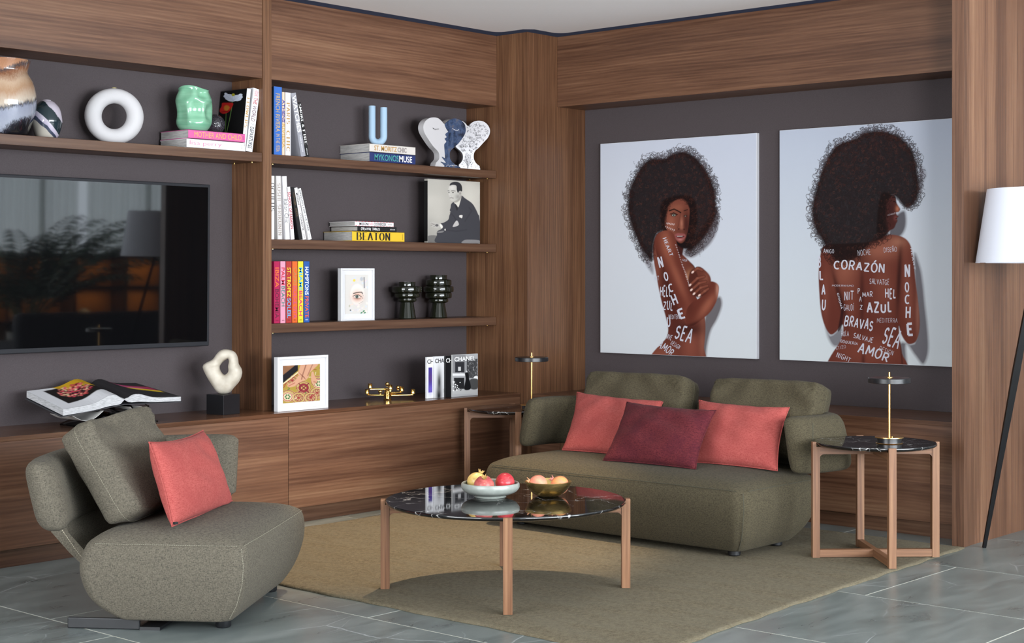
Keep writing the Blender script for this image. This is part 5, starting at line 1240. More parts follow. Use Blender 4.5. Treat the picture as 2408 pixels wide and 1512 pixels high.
# armchair ------------------------------------------------------------
Oc = np.array([3.758, 4.816, 0]); ang_c = math.atan2(.578, .816)
t = thing('armchair', 'grey-green upholstered low armchair with a wrap-round back, at the left front', 'chair', Oc, ang_c)
FM = M['greyolive']
secs = [(.042, -.10, .66, -.045, .36, .05), (.048, -.115, .70, -.06, .395, .05), (.11, -.135, .77, -.095, .482, .05), (.19, -.150, .805, -.120, .520, .05), (.26, -.152, .815, -.128, .525, .05), (.32, -.142, .805, -.122, .505, .05),
        (.345, -.118, .79, -.105, .485, .06), (.366, -.070, .75, -.065, .45, .09), (.378, .02, .68, .01, .38, .12), (.384, .14, .56, .09, .30, .12), (.386, .25, .44, .15, .24, .04)]
MB().loft(seat_base(secs)).build('seat', FM, t, smooth=60)
seam([(a, -.1185-.004*math.sin(math.pi*(a+.1)/.9), .334) for a in np.linspace(-.12, .765, 40)], t)
seam([(-.140-.003*math.sin(math.pi*(b_+.1)/.6), b_, .334) for b_ in np.linspace(-.095, .46, 30)], t)
seam([(-.143, -.112, .325), (-.150, -.122, .26), (-.147, -.116, .19), (-.131, -.09, .11), (-.112, -.055, .05)], t)
wp = [(-.165, .635), (-.10, .66), (.06, .70), (.30, .72), (.55, .70), (.76, .60), (.875, .42), (.905, .21)]
MB().loft(wing_mesh(wp, .372, .640, .125, -.030)).build('backrest', FM, t, smooth=60)
MB().loft([[(a, b_+o_, z) for a, b_, o_ in ((.06, bb, -.035), (.58, bb, -.035), (.58, bb, .035), (.06, bb, .035))] for z, bb in ((.40, .70), (.34, .675), (.26, .60), (.17, .50), (.12, .42))]).build('backrest_stem', FM, t, smooth=40)
seam([(.02-.10*0, .66, .37), (.03, .60, .28), (.05, .545, .20)], t, plain((210, 200, 176), .9))
for a, b_ in ((0, 0), (.68, 0), (.68, .22)): MB().lathe([(.026, 0), (.030, .006), (.030, .045), (0, .046)], 24, Matrix.Translation((a, b_, 0))).build('foot', M['blackm'], t, smooth=True)
MB().box((-.088, .30, 0), (-.073, .585, .042), bev=.004).box((-.088, .22, .0), (.62, .30, .012)).build('floor_bracket', M['blackm'], t)

# sofa ----------------------------------------------------------------
t = thing('sofa', 'olive green two-seat sofa with low wrap-round back beneath the photographs', 'sofa', (6.55, 4.85, RZ))
SM = M['olive']; zb = -RZ
def S(z, x0, x1, y0, y1, r): return (z-RZ, x0-6.55, x1-6.55, y0-4.85, y1-4.85, r)
secs = [S(.042, 6.235, 6.70, 4.11, 5.58, .05), S(.048, 6.222, 6.72, 4.10, 5.60, .05), S(.11, 6.185, 6.80, 4.06, 5.655, .06), S(.19, 6.162, 6.86, 4.035, 5.69, .07), S(.26, 6.155, 6.885, 4.025, 5.70, .08), S(.325, 6.165, 6.88, 4.035, 5.685, .08),
        S(.350, 6.188, 6.86, 4.055, 5.66, .10), S(.371, 6.235, 6.82, 4.10, 5.61, .12), S(.383, 6.31, 6.75, 4.18, 5.52, .15), S(.389, 6.42, 6.65, 4.32, 5.38, .1), S(.391, 6.50, 6.58, 4.5, 5.2, .03)]
MB().loft(seat_base(secs)).build('seat', SM, t, smooth=60)
slit([(6.1665-6.55-.003, y-4.85, .338-RZ) for y in np.linspace(4.075, 5.62, 30)], t)
slit([(x-6.55, 4.034-4.85-.002, .338-RZ) for x in np.linspace(6.2, 6.82, 20)], t)
slit([(6.178-6.55, 4.047-4.85, .33-RZ), (6.168-6.55, 4.036-4.85, .26-RZ), (6.176-6.55, 4.046-4.85, .19-RZ), (6.20-6.55, 4.07-4.85, .11-RZ), (6.235-6.55, 4.11-4.85, .048-RZ)], t)
wp = [(6.66, 5.80), (6.80, 5.825), (6.95, 5.79), (7.06, 5.65), (7.10, 5.40), (7.11, 4.9), (7.10, 4.4), (7.06, 4.15), (6.96, 4.01), (6.80, 4.015), (6.62, 4.075)]
wp = [(x-6.55, y-4.85) for x, y in wp][::-1]
MB().loft(wing_mesh(wp, .375-RZ, .652-RZ, .125, -.028, 110)).build('backrest', SM, t, smooth=60)
MB().loft([[(bb-6.55+o_, y-4.85, z-RZ) for y, o_ in ((4.25, -.035), (5.55, -.035), (5.55, .035), (4.25, .035))] for z, bb in ((.40, 7.10), (.34, 7.07), (.27, 6.98), (.19, 6.86), (.13, 6.78))]).build('backrest_stem', SM, t, smooth=40)
slit([(6.64-6.55, 3.97-4.85-.02, z-RZ) for z in np.linspace(.40, .63, 8)], t)
for x, y in ((6.29, 4.17), (6.33, 5.55), (6.66, 4.17), (6.66, 5.5)): MB().lathe([(.026, 0), (.031, .005), (.031, .034), (0, .035)], 24, Matrix.Translation((x-6.55, y-4.85, 0))).build('foot', M['blackm'], t, smooth=True)

# ------------------------------------------------------------------ cushions
def cushion(name, label, cat, BL, BR, TR, TL, th, m, group=None, puff=1.0, box=False, seed=0, dips=(), n=44, zmin=None):
    """soft pillow between four corner points; th = full thickness in the middle"""
    BL, BR, TR, TL = [np.array(p, float) for p in (BL, BR, TR, TL)]
    nrm = np.cross(BR-BL, TL-BL); nrm /= np.linalg.norm(nrm)
    if nrm@(CAM-BL) < 0: nrm = -nrm
    R = np.random.RandomState(seed); ph = R.rand(12)*6.28
    c0 = (BL+BR)/2; t = thing(name, label, cat, c0, 0, group)
    fr_, bk_ = [], []
    for j in range(n+1):
        for i in range(n+1):
            u, v = i/n, j/n; uu, vv = 2*u-1, 2*v-1
            # edges bow inward between the pointed corners
            k = .075 if not box else .012
            su = uu*(1-k*(1-vv*vv)) if True else uu; sv = vv*(1-k*(1-uu*uu)*(1.4 if vv > 0 else .5))
            if box: 
                su = math.copysign(1-(1-abs(uu))**1.0, uu)*(1-k*(1-vv*vv)); 
            a, b = (su+1)/2, (sv+1)/2
            if box: rc_ = 1-.10*(uu*vv)**6; a, b = (su*rc_+1)/2, (sv*rc_+1)/2
            p = (BL*(1-a)+BR*a)*(1-b)+(TL*(1-a)+TR*a)*b
            ex, ey = 1-abs(uu)**(2.4 if not box else 9), 1-abs(vv)**(2.4 if not box else 9)
            h = (max(ex, 0)*max(ey, 0))**(.48 if not box else .32)
            wr = .005*math.sin(7*uu+ph[0]+2*vv)*math.sin(5*vv+ph[1])+.003*math.sin(13*uu*vv+ph[2]+4*uu)+.003*math.sin(9*vv+3*uu+ph[3])
            # creases running in from the corners
            rc = min(math.hypot(1-abs(uu), 1-abs(vv)), 1); wr += .006*math.sin(22*math.atan2(1-abs(vv)+.01, 1-abs(uu)+.01)+ph[4])*math.exp(-((rc-.28)/.2)**2)
            for du, dv, dd, wd in dips: wr -= dd*math.exp(-((uu-du)**2+(vv-dv)**2)/wd**2)
            hh = th/2*h
            if box: dd_ = max(min(1-abs(uu), 1-abs(vv)), 0); hh = th/2*(.66*(1-(1-min(1, dd_/.10))**2)**.5+.34*h)
            f = p+nrm*(hh+wr*h*puff); g = p-nrm*(hh+wr*h*.3)
            if zmin is not None: f[2] = max(f[2], zmin); g[2] = max(g[2], zmin)
            fr_.append(f); bk_.append(g)
    W = n+1; N = W*W; Fc = []
    for j in range(n):
        for i in range(n): a = j*W+i; Fc.append((a, a+1, a+W+1, a+W)); Fc.append((N+a, N+a+W, N+a+W+1, N+a+1))
    bd = [i for i in range(n)]+[j*W+n for j in range(n)]+[n*W+i for i in range(n, 0, -1)]+[j*W for j in range(n, 0, -1)]
    for q in range(len(bd)): k2 = bd[(q+1) % len(bd)]; Fc.append((bd[q], N+bd[q], N+k2, k2))
    me = bpy.data.meshes.new('body'); me.from_pydata([tuple(map(float, p)) for p in fr_+bk_], [], Fc); me.update()
    bm = bmesh.new(); bm.from_mesh(me); bmesh.ops.remove_doubles(bm, verts=bm.verts, dist=2e-4); bmesh.ops.recalc_face_normals(bm, faces=bm.faces); bm.to_mesh(me); bm.free()
    o = link_mesh('body', me, m, t, True, smooth=True)
    if box:
        sp_ = [fr_[k]+nrm*.0015 for k in bd+[bd[0]]]
        seam(sp_, t, plain((150, 146, 126), .9) if m is M['greyolive'] else plain((92, 90, 72), .9), r=.0008, world=True)
    else:
        MB().tube([(fr_[k]+bk_[k])/2 for k in bd], .0028, 6, closed=True).build('edge_seam', m, t, True, smooth=True)
    return t, fr_, nrm
fc = lambda a, b_, z: Oc+np.array([.816, .578, 0])*a+np.array([-.578, .816, 0])*b_+np.array([0, 0, z])
nb = np.array([-.578, .816, 0])
# big back cushion of the armchair
na = np.array([.816, .578, 0]); pa = lambda x, y, a: onp(x, y, Oc+na*a, na)
cushion('back_cushion', 'large grey-green back cushion leaning on the wing of the armchair', 'cushion', pa(298, 1236, .0), pa(298, 1236, .0)+na*.60, pa(322, 962, .60), pa(160, 1000, .0), .155, M['greyolive'], None, box=True, seed=3, dips=((-.35, .9, .05, .35),), puff=.9, zmin=.382)
# coral cushion on the armchair
pb = lambda x, y, b_: onp(x, y, Oc+nb*b_, nb)
cushion('throw_cushion', 'coral linen cushion leaning on the grey-green armchair', 'cushion', pb(404, 1238, .18), pb(546, 1188, .16), pb(477, 1012, .29), pb(350, 1040, .30), .15, M['coral'], None, seed=5, puff=.9, zmin=.386)
# black care label
lb_ = pb(412, 1231, .135)
MB().box(lb_-np.array([.008, .008, .003]), lb_+np.array([.008, .004, .006]), bev=.001).build('care_label', M['zip'], [o_ for o_ in COL.objects if o_.get('label', '').startswith('coral linen cushion leaning on the grey')][0], True)
zs = .391
ex = lambda x, y, X: onx(x, y, X)
cushion('back_cushion', 'left olive back cushion of the sofa, under the first photograph', 'cushion', (6.88, 5.60, zs), (6.88, 4.87, zs), ex(1640, 886, 7.02), ex(1394, 874, 7.03), .165, SM, 'olive back cushions of the sofa', box=True, seed=11, puff=1.2)
cushion('back_cushion', 'right olive back cushion of the sofa, beside the right wing', 'cushion', (6.88, 4.74, zs), (6.87, 4.10, zs), ex(1955, 900, 7.02), ex(1688, 890, 7.02), .165, SM, 'olive back cushions of the sofa', box=True, seed=13, puff=1.2)
cushion('throw_cushion', 'coral linen cushion at the left end of the sofa', 'cushion', onz(1322, 1058, zs), onz(1528, 1078, zs), ex(1560, 943, 6.89), ex(1357, 922, 6.89), .14, M['coral'], 'throw cushions on the sofa', seed=21, zmin=zs-.004)
cushion('throw_cushion', 'coral linen cushion at the right of the sofa, right of the wine red one', 'cushion', onz(1618, 1086, zs), onz(1828, 1107, zs), ex(1856, 958, 6.87), ex(1644, 941, 6.87), .14, M['coral'], 'throw cushions on the sofa', seed=23, zmin=zs-.004)
cushion('throw_cushion', 'wine red linen cushion in the middle of the sofa in front of the coral ones', 'cushion', onz(1418, 1082, zs), onz(1636, 1103, zs), ex(1684, 965, 6.63), ex(1474, 945, 6.65), .14, M['wine'], 'throw cushions on the sofa', seed=25, zmin=zs-.004)

# ------------------------------------------------------------------ tables
def topdisc(R_, z1_, th, parent, c):
    MB().lathe([(R_-.03, z1_-th), (R_-.008, z1_-th+.005), (R_-.001, z1_-th*.45), (R_, z1_-.004), (R_-.003, z1_)], 96, Matrix.Translation((0, 0, 0))).build('tabletop', M['marble'], parent, smooth=50)
def table(name, label, c, z0, R_, zt_, ang0, lw, low_cross, leg_out):
    t = thing(name, label, 'table', (c[0], c[1], z0)); h = zt_-z0
    topdisc(R_, h, .020, t, c)
    for k in range(4):
        a = ang0+k*90; Mk = Matrix.Rotation(math.radians(a), 4, 'Z'); r1_ = leg_out; r0_ = r1_-lw
        # leg: plain post notched under the top, with a rounded knee into the rail
        lo_ = [(r0_, 0), (r1_, 0), (r1_, h+.0015), (R_+.0008, h+.0015), (R_+.0008, h-.0205), (r0_, h-.0205)]
        lg = MB().prism([(x, -lw/2, z) for x, z in lo_], (0, lw, 0)); o = lg.build('leg', M['leg'], t); o.rotation_euler.z = math.radians(a)
        kn = [(r0_, h-.0205), (r0_, h-.022-.034-.02)]+[(r0_-.02+.02*math.cos(q), h-.022-.034-.02+.02*math.sin(q)) for q in np.linspace(0, math.pi/2, 6)]+[(0.0, h-.022-.034), (0.0, h-.0205)]
        kp = MB().prism([(x, -lw*.42, z) for x, z in kn], (0, lw*.84, 0)); o = kp.build('rail', M['rail'], t); o.rotation_euler.z = math.radians(a)
        if low_cross: o = MB().box((0.0 if k % 2 else lw*.4, -lw*.42, .002), (r0_, lw*.42, .038), bev=.001, seg=1).build('foot_rail', M['rail'], t); o.rotation_euler.z = math.radians(a)
    return t
table('coffee_table', 'round black marble coffee table on four walnut legs, on the rug', (4.99, 4.468), RZ, .512, .390, 42.8, .037, False, .532)
table('side_table', 'round black marble side table with walnut legs at the right of the sofa', (6.700, 3.648), RZ, .284, .556, 43.5, .034, True, .302)
table('side_table', 'round black marble side table in the corner left of the sofa', (6.985, 6.178), RZ, .284, .556, 45, .034, True, .302)

# ------------------------------------------------------------------ table lamps
def tlamp(label, c, zt_):
    t = thing('table_lamp', label, 'lamp', (c[0], c[1], zt_), 0, 'small disc-shaded table lamps')
    MB().lathe([(.060, 0), (.061, .0015), (.057, .003), (.057, .026), (0, .026)], 48).build('base', M['satin'], t, smooth=True)
    MB().lathe([(.066, .026), (.0665, .028), (.066, .0305), (0, .0305)], 48).build('base_plate', M['brass'], t, smooth=True)
    MB().lathe([(.0605, .0), (.0625, .0012), (.0605, .003)], 48).build('base_ring', M['brass'], t, smooth=True)
    MB().lathe([(.0055, .0305), (.0055, .297), (.0045, .318), (.0045, .334), (0, .335)], 16).build('pole', M['brass'], t, smooth=True)
    MB().lathe([(.003, .0305), (.003, .036), (0, .037)], 10, Matrix.Translation((-.025, -.028, 0))).build('switch', M['brass'], t, smooth=True)
    MB().lathe([(.094, .283), (.098, .285), (.098, .305), (.095, .308), (.0, .309)], 64).build('shade', M['satin'], t, smooth=True)
    MB().lathe([(.017, .309), (.017, .3105), (.008, .313), (0, .314)], 24).build('finial', M['brass'], t, smooth=True)
    return t
cl = onz(2091, 1042, .557); tlamp('small black disc table lamp with brass stem on the right side table', cl[:2], .5565)
cl = onz(1250, 963, .557); tlamp('small black disc table lamp with brass stem on the corner side table', (cl[0], cl[1]), .5565)

# ------------------------------------------------------------------ bowls and pomegranates
ZT = .3905
def bowl(label, c, prof, m, name='bowl'):
    t = thing(name, label, 'bowl', (c[0], c[1], ZT)); MB().lathe(smooth_prof(prof, 5), 64, cap=False).build('body', m, t, smooth=50); return t
c1 = onz(1153, 1168, ZT); c2 = onz(1289, 1166, ZT)
gb = NT('grey_glazed_ceramic'); gn = gb.noise(gb.coord(), 40, 3); gb.set(col=gb.ramp(gn, [(.3, lin((148, 154, 148))), (.7, lin((162, 168, 162)))]), rough=.28, spec=.6)
bowl('wide shallow pale grey ceramic bowl on a foot, holding three pomegranates', c1, [(.0, .0), (.064, .0), (.066, .002), (.061, .008), (.085, .012), (.112, .024), (.125, .040), (.1265, .052), (.124, .060), (.120, .062), (.117, .058), (.117, .044), (.100, .027), (.06, .016), (.0, .013)], gb.m)
gq = NT('brushed_brass'); n_ = gq.noise(gq.coord(scale=(1, 1, 30)), 30, 3, .6); gq.set(col=lin((222, 190, 122)), metal=1.0, rough=gq.ramp(n_, [(.3, (.24,)*3), (.7, (.38,)*3)]))
bowl('round brushed brass bowl holding two pomegranates', c2, [(0, 0), (.034, .0), (.058, .007), (.080, .025), (.095, .046), (.101, .061), (.1015, .0635), (.099, .0635), (.093, .047), (.078, .028), (.055, .011), (0, .005)], gq.m)
def pomm(name, ca, cb, cc=None):
    t = NT(name); v = t.coord(); a = t.noise(v, 14, 4, .6, .4); sp = t.noise(v, 120, 2, .6)
    c = t.ramp(a, [(.35, lin(ca)), (.62, lin(cb))]); c = t.mix(t.ramp(sp, [(.60, (0,)*3), (.72, (.5,)*3)]), c, lin(cc or cb)); t.bump(a, .12, .004)
    return t.set(col=c, rough=.34, spec=.5)
def pomegranate(label, x, y, dep, r, m, tilt, crown_c=(206, 160, 110), zc=None, group='pomegranates in the bowls', bc=None):
    p = onp(x, y, bc+FW*dep, FW); t = thing('pomegranate', label, 'fruit', p, 0, group)
    rot = Vector(tilt).normalized().to_track_quat('Z', 'Y').to_matrix().to_4x4(); mb = MB(); rings = []; n = 36
    for j in range(1, 20):
        q = math.pi*j/20; ring_ = []
        for k in range(n):
            a = 2*math.pi*k/n; rr_ = r*(1+.018*math.cos(6*a)*math.sin(q))*(1-.06*math.exp(-((q-.0)/.35)**2)); ring_.append((rr_*math.sin(q)*math.cos(a), rr_*math.sin(q)*math.sin(a), rr_*.93*math.cos(q)+r*.06*math.exp(-(q/.42)**2)))
        rings.append(ring_)
    mb.loft(rings); bmesh.ops.transform(mb.bm, matrix=rot, verts=mb.bm.verts); mb.build('body', m, t, smooth=60)
    cr_ = MB(); h0 = r*.95; A = []; B = []
    for k in range(24):
        a = 2*math.pi*k/24; A.append((r*.22*math.cos(a), r*.22*math.sin(a), h0)); sp = (k % 4 in (0,)); hh = h0+r*(.34 if k % 4 == 0 else .14); rr_ = r*(.34 if k % 4 == 0 else .25); B.append((rr_*math.cos(a), rr_*math.sin(a), hh))
    C_ = [(x_*.8, y_*.8, z_-.001) for x_, y_, z_ in B]; D_2 = [(x_*.6, y_*.6, h0+.001) for x_, y_, z_ in A]
    cr_.loft([A, B, C_, D_2], cap=True); bmesh.ops.transform(cr_.bm, matrix=rot, verts=cr_.bm.verts); cr_.build('crown', plain(crown_c, .7), t, smooth=50)
PY = pomm('yellow_pomegranate', (222, 186, 110), (232, 200, 120), (150, 100, 50)); PR = pomm('red_pomegranate', (176, 34, 48), (206, 70, 76), (220, 150, 130)); PD = pomm('dusty_red_pomegranate', (160, 52, 62), (198, 110, 100), (214, 160, 130)); PP = pomm('pink_pomegranate', (226, 130, 110), (236, 168, 130), (200, 90, 80)); PO = pomm('orange_pomegranate', (226, 160, 90), (232, 140, 116), (190, 90, 60))
pz = lambda x, y: 0
pomegranate('yellow pomegranate at the back left of the grey bowl', 1122, 1133, .042, .0435, PY, (.45, -.2, 1.2), (196, 160, 96), bc=c1)
pomegranate('dusty red pomegranate at the front of the grey bowl, crown facing up', 1138, 1141, -.045, .0430, PD, (-.45, -.45, .9), (176, 140, 80), bc=c1)
pomegranate('bright red pomegranate at the right of the grey bowl', 1187, 1135, .012, .0440, PR, (.6, -.5, -.3), bc=c1)
pomegranate('pink pomegranate with its crown pointing left in the brass bowl', 1265, 1140, .0, .0435, PP, (-.85, .75, .45), (226, 160, 116), bc=c2)
pomegranate('orange-tinged pomegranate at the right of the brass bowl', 1316, 1141, .01, .0420, PO, (-.60, .75, .8), (190, 120, 110), bc=c2)

# ------------------------------------------------------------------ floor lamp at the right edge
t = thing('floor_lamp', 'tall tripod floor lamp with white drum shade and black legs, at the right edge', 'lamp', (7.75, 2.95, 0))
ft = onz(2314, 1288, 0); 
# axis of the shade: lower rim from px 2300; build with real size, its axis just outside the frame
ax = np.array([7.50, 3.17]); D0 = ax[0]*FW[0]+ax[1]*FW[1]
pxc = CXP+F_PX*(ax[0]*RT[0]+ax[1]*RT[1])/D0
rb = (pxc-2300)/F_PX*D0; rtp = (pxc-2326)/F_PX*D0; zbm = H-(618-HYP)/F_PX*D0; ztp = H-(444-HYP)/F_PX*D0
sm_ = NT('white_lamp_shade'); sm_.set(col=lin((222, 226, 238)), rough=.8); 
MB().lathe([(rb, zbm), (rtp, ztp), (rtp-.004, ztp), (rb-.004, zbm)], 72, Matrix.Translation((ax[0], ax[1], 0)), cap=False).build('lamp_shade', sm_.m, t, True, smooth=50)
top = np.array([ax[0], ax[1], zbm+.02])
pt2 = onp(2404, 740, ft+0, FW); 
for k, foot in enumerate((ft, np.array([8.15, 2.9, 0]), np.array([7.5, 2.45, 0]))):
    top_k = np.array([ax[0], ax[1], 0])+(foot-np.array([ax[0], ax[1], 0]))*.10; top_k[2] = zbm+.03
    dd = top_k-foot; sd = np.cross(dd, FW); sd /= np.linalg.norm(sd); fn_ = np.cross(sd, dd); fn_ /= np.linalg.norm(fn_)
    lg = MB().loft([[foot+sd*w1+fn_*w2 for w1, w2 in ((-.008, -.008), (.008, -.008), (.008, .008), (-.008, .008))], [foot+dd*.6+sd*0+fn_*0+sd*w1+fn_*w2 for w1, w2 in ((-.017, -.012), (.017, -.012), (.017, .012), (-.017, .012))], [top_k+sd*w1+fn_*w2 for w1, w2 in ((-.012, -.01), (.012, -.01), (.012, .01), (-.012, .01))]])
    lg.build('leg', M['black'], t, True)
MB().cyl((ax[0], ax[1], zbm+.0), (ax[0], ax[1], ztp-.05), .012).build('pole', M['black'], t, True, smooth=True)
print('LAMP', pxc, rb, rtp, zbm, ztp)
# ------------------------------------------------------------------ the two large photographs on the right wall
PX_ = XB-.030
def poster(label, y0, y1, z0, z1_, nx, ny, paint, words, ox, oy, k, flip=True):
    """y0 = left edge (larger y), y1 = right edge"""
    t = thing('photo_print', label, 'picture', (PX_, (y0+y1)/2, z0), 0, 'large photographs on the right wall')
    MB().box((PX_, y1, z0), (XB-.001, y0, z1_), bev=.0012, seg=1).build('panel', plain((214, 216, 222), .5), t, True)
    p = Print((PX_-.0008, y0-.002, z0+.002), (0, -(y0-y1-.004), 0), (0, 0, z1_-z0-.004), nx, ny); p.frame(ox, oy, k); paint(p); lm_ = p.C.mean(-1, keepdims=True); p.C *= 1-.17*np.clip((.30-lm_)/.1, 0, 1); p.build('printed_photograph', t)
    q = lambda x, y: onx(ox+x/k, oy+y/k, PX_-.0016)
    for s_, x0, yb_, w_, h_, ang, th in words:
        sh, fc_ = stroke_shape(s_, th, None, .13 if th > .1 else .04, False, random.Random(sum(map(ord, s_))))
        lo, hi = sh.min(0), sh.max(0); u = (sh-lo)/(hi-lo); ca, sa = math.cos(math.radians(ang)), math.sin(math.radians(ang)); V = []; cid = comps(len(sh), fc_)
        for (a, b), ci in zip(u, cid):
            X, Y = a*w_, b*h_; v = q(x0+X*ca+Y*sa, yb_+X*sa-Y*ca)
            V.append((float(v[0])-.00012*float(ci % 10), float(min(max(v[1], y1+.003), y0-.003)), float(min(max(v[2], z0+.003), z1_-.003))))
        me = bpy.data.meshes.new('painted_word'); me.from_pydata(V, [], fc_); me.update()
        link_mesh('painted_word', me, plain((196, 196, 208), .5), t, True)
    return t
SKIN = (102, 50, 40); SKL = (160, 96, 78); SKD = (62, 28, 24); HAIR = (30, 17, 18)
def afro(p, outline, seed, cdir):
    P = p.sm(outline); p.poly(outline, (26, 15, 16), 9, .97); xa, ya = P.min(0); xb, yb = P.max(0); c = P.mean(0)
    def ins(pad):
        def f(x, y):
            sx = c[0]+(x-c[0])/pad; sy = c[1]+(y-c[1])/pad; r = np.zeros(x.shape, bool)
            for a, b in zip(P, np.roll(P, -1, 0)):
                cc = (a[1] <= sy) != (b[1] <= sy); r ^= cc & (sx < a[0]+(sy-a[1])*(b[0]-a[0])/((b[1]-a[1]) or 1e-9))
            return r
        return f
    o = (xa-25, xb+25, ya-25, yb+25)
    fin, fo, fi = ins(1.0), ins(1.09), ins(.92)
    p.curls((o, lambda x, y: fo(x, y) & ~fi(x, y)), 1500, 5, 16, (26, 15, 16), (58, 30, 27), seed, al=.75)
    p.curls((o, fin), 5200, 4, 9, (16, 10, 11), (42, 23, 21), seed+1, al=.5)
    # warm rim of curls on the lit side
    rs_ = np.random.RandomState(seed)
    p.curls((o, lambda x, y: fin(x, y) & (((x-c[0])*cdir[0]+(y-c[1])*cdir[1]) > rs_.normal(.6, .3, x.shape)*(xb-xa)/2)), 1100, 4, 9, (40, 21, 19), (92, 48, 36), seed+2, al=.35)
    p.curls((o, fin), 350, 3, 8, (70, 38, 32), (112, 68, 54), seed+3, al=.3)
def paint1(p):
    p.fill((194, 199, 212)); p.C[:] = np.array(lin((188, 194, 209)))*(1-np.clip((p.y-200)/1300, 0, 1))[..., None]+np.array(lin((206, 211, 215)))*np.clip((p.y-200)/1300, 0, 1)[..., None]
    p.blob(200, 900, 400, 700, (206, 211, 218), .5)
    # cast shadow in the picture
    p.poly([(700, 640), (762, 560), (768, 660), (730, 760), (660, 830), (600, 860), (560, 820)], (84, 74, 80), 9, .8)
    p.poly([(300, 780), (340, 860), (372, 900), (372, 960), (330, 900), (295, 820)], (110, 104, 112), 9, .7)
    p.poly([(690, 1200), (750, 1110), (780, 1100), (788, 1150), (760, 1230), (722, 1300), (700, 1390), (690, 1475), (668, 1475)], (84, 72, 76), 9, .85)
    # torso
    torso = [(395, 720), (372, 790), (378, 880), (392, 960), (408, 1050), (428, 1140), (450, 1220), (464, 1290), (452, 1345), (410, 1390), (358, 1455), (370, 1490), (668, 1490), (680, 1400), (688, 1300), (682, 1210), (640, 1120), (610, 1010), (628, 930), (590, 880), (545, 835), (510, 780), (470, 720), (430, 705)]
    p.poly(torso, SKIN, 3); m = p.mask(torso); p.clip = m
    p.blob(600, 1380, 60, 160, (146, 82, 66), .8); p.blob(420, 1440, 90, 60, (150, 86, 68), .7); p.blob(400, 900, 26, 160, SKL, .5); p.blob(470, 1060, 40, 200, SKD, .75, -12); p.blob(672, 1330, 22, 180, (170, 110, 90), .5); p.blob(590, 1290, 90, 46, SKD, .9)
    p.blob(600, 980, 34, 42, (196, 138, 104), .9); p.blob(560, 900, 26, 60, (120, 66, 52), .6); p.line([(540, 820), (590, 870), (628, 925)], 7, (40, 18, 16), .8, 6); p.clip = None
    # neck and face
    p.poly([(470, 700), (520, 740), (560, 740), (556, 820), (540, 850), (505, 800)], (66, 30, 26), 5)
    p.poly([(430, 520), (600, 490), (640, 600), (625, 720), (590, 800), (540, 800), (480, 740), (430, 700)], (24, 14, 15), 6)
    face = [(452, 600), (462, 550), (500, 518), (560, 505), (592, 560), (590, 620), (584, 680), (572, 735), (556, 765), (535, 772), (508, 752), (480, 722), (456, 690), (438, 650)]
    p.poly(face, (124, 68, 54), 4); p.clip = p.mask(face)
    p.blob(480, 650, 30, 60, (160, 98, 78), .75); p.blob(520, 560, 40, 22, (150, 90, 70), .7); p.blob(575, 660, 22, 90, (58, 26, 24), .85); p.blob(545, 655, 9, 34, (184, 120, 98), .75); p.blob(532, 700, 40, 10, (90, 46, 38), .5); p.clip = None
    p.line([(472, 578), (500, 568), (528, 582), (540, 590)], 7, (26, 13, 12)); p.line([(560, 578), (580, 572)], 6, (26, 13, 12), .8)
    p.disc(498, 604, 20, 11, (24, 12, 12), .4); p.disc(498, 605, 12, 7, (188, 184, 178), .4); p.disc(498, 605, 7, 7, (70, 84, 66), .4); p.disc(498, 605, 3, 3, (10, 8, 8), .4); p.line([(476, 598), (498, 590), (520, 602)], 4, (14, 8, 8))
    p.disc(568, 610, 13, 7, (30, 14, 14), .5); p.disc(568, 611, 6, 4, (120, 116, 108), .5)
    p.line([(538, 600), (528, 660), (520, 680)], 5, (90, 46, 36), .5, 5); p.disc(528, 688, 7, 5, (50, 20, 18), .6); p.disc(560, 690, 6, 5, (50, 20, 18), .6); p.disc(545, 680, 12, 10, (158, 98, 78), .7, .8)
    p.poly([(502, 728), (520, 714), (540, 716), (562, 718), (570, 732), (556, 752), (534, 764), (514, 752)], (150, 84, 82), 3); p.poly([(510, 732), (540, 729), (564, 733), (540, 740), (520, 738)], (66, 26, 28), 2); p.line([(518, 731), (550, 731)], 3, (216, 206, 202)); p.blob(536, 752, 14, 5, (206, 140, 132), .6)
    for s_, y in (((452, 652, 506, 660), 0), ((446, 672, 508, 698), 0)):
        for k in range(6): x0 = s_[0]+(s_[2]-s_[0])*k/6; y0 = s_[1]+(s_[3]-s_[1])*k/6; p.line([(x0, y0+6), (x0+3, y0-3), (x0+6, y0+5)], 2, (214, 200, 200), .9, 1)
    afro(p, [(222, 520), (238, 430), (290, 330), (350, 268), (440, 262), (490, 236), (560, 222), (630, 258), (690, 330), (735, 420), (752, 520), (748, 610), (710, 690), (650, 770), (590, 820), (575, 760), (596, 690), (604, 600), (585, 540), (540, 505), (480, 530), (452, 600), (440, 690), (400, 715), (378, 780), (368, 880), (325, 840), (280, 760), (248, 680), (226, 600)], 5, (.95, .3))
    # upper arm and forearm
    arm = [(383, 760), (398, 722), (440, 698), (486, 706), (510, 750), (526, 830), (546, 900), (572, 980), (606, 1060), (645, 1120), (660, 1190), (640, 1250), (606, 1275), (574, 1262), (545, 1200), (505, 1110), (465, 1000), (430, 920), (398, 850)]
    p.poly(arm, (108, 52, 41), 3); p.clip = p.mask(arm); p.blob(455, 780, 34, 90, (166, 98, 76), .8, -8); p.blob(520, 980, 22, 150, (158, 92, 72), .75, -22); p.blob(425, 930, 20, 140, SKD, .7, -20); p.blob(590, 1200, 40, 60, (134, 72, 58), .6); p.clip = None
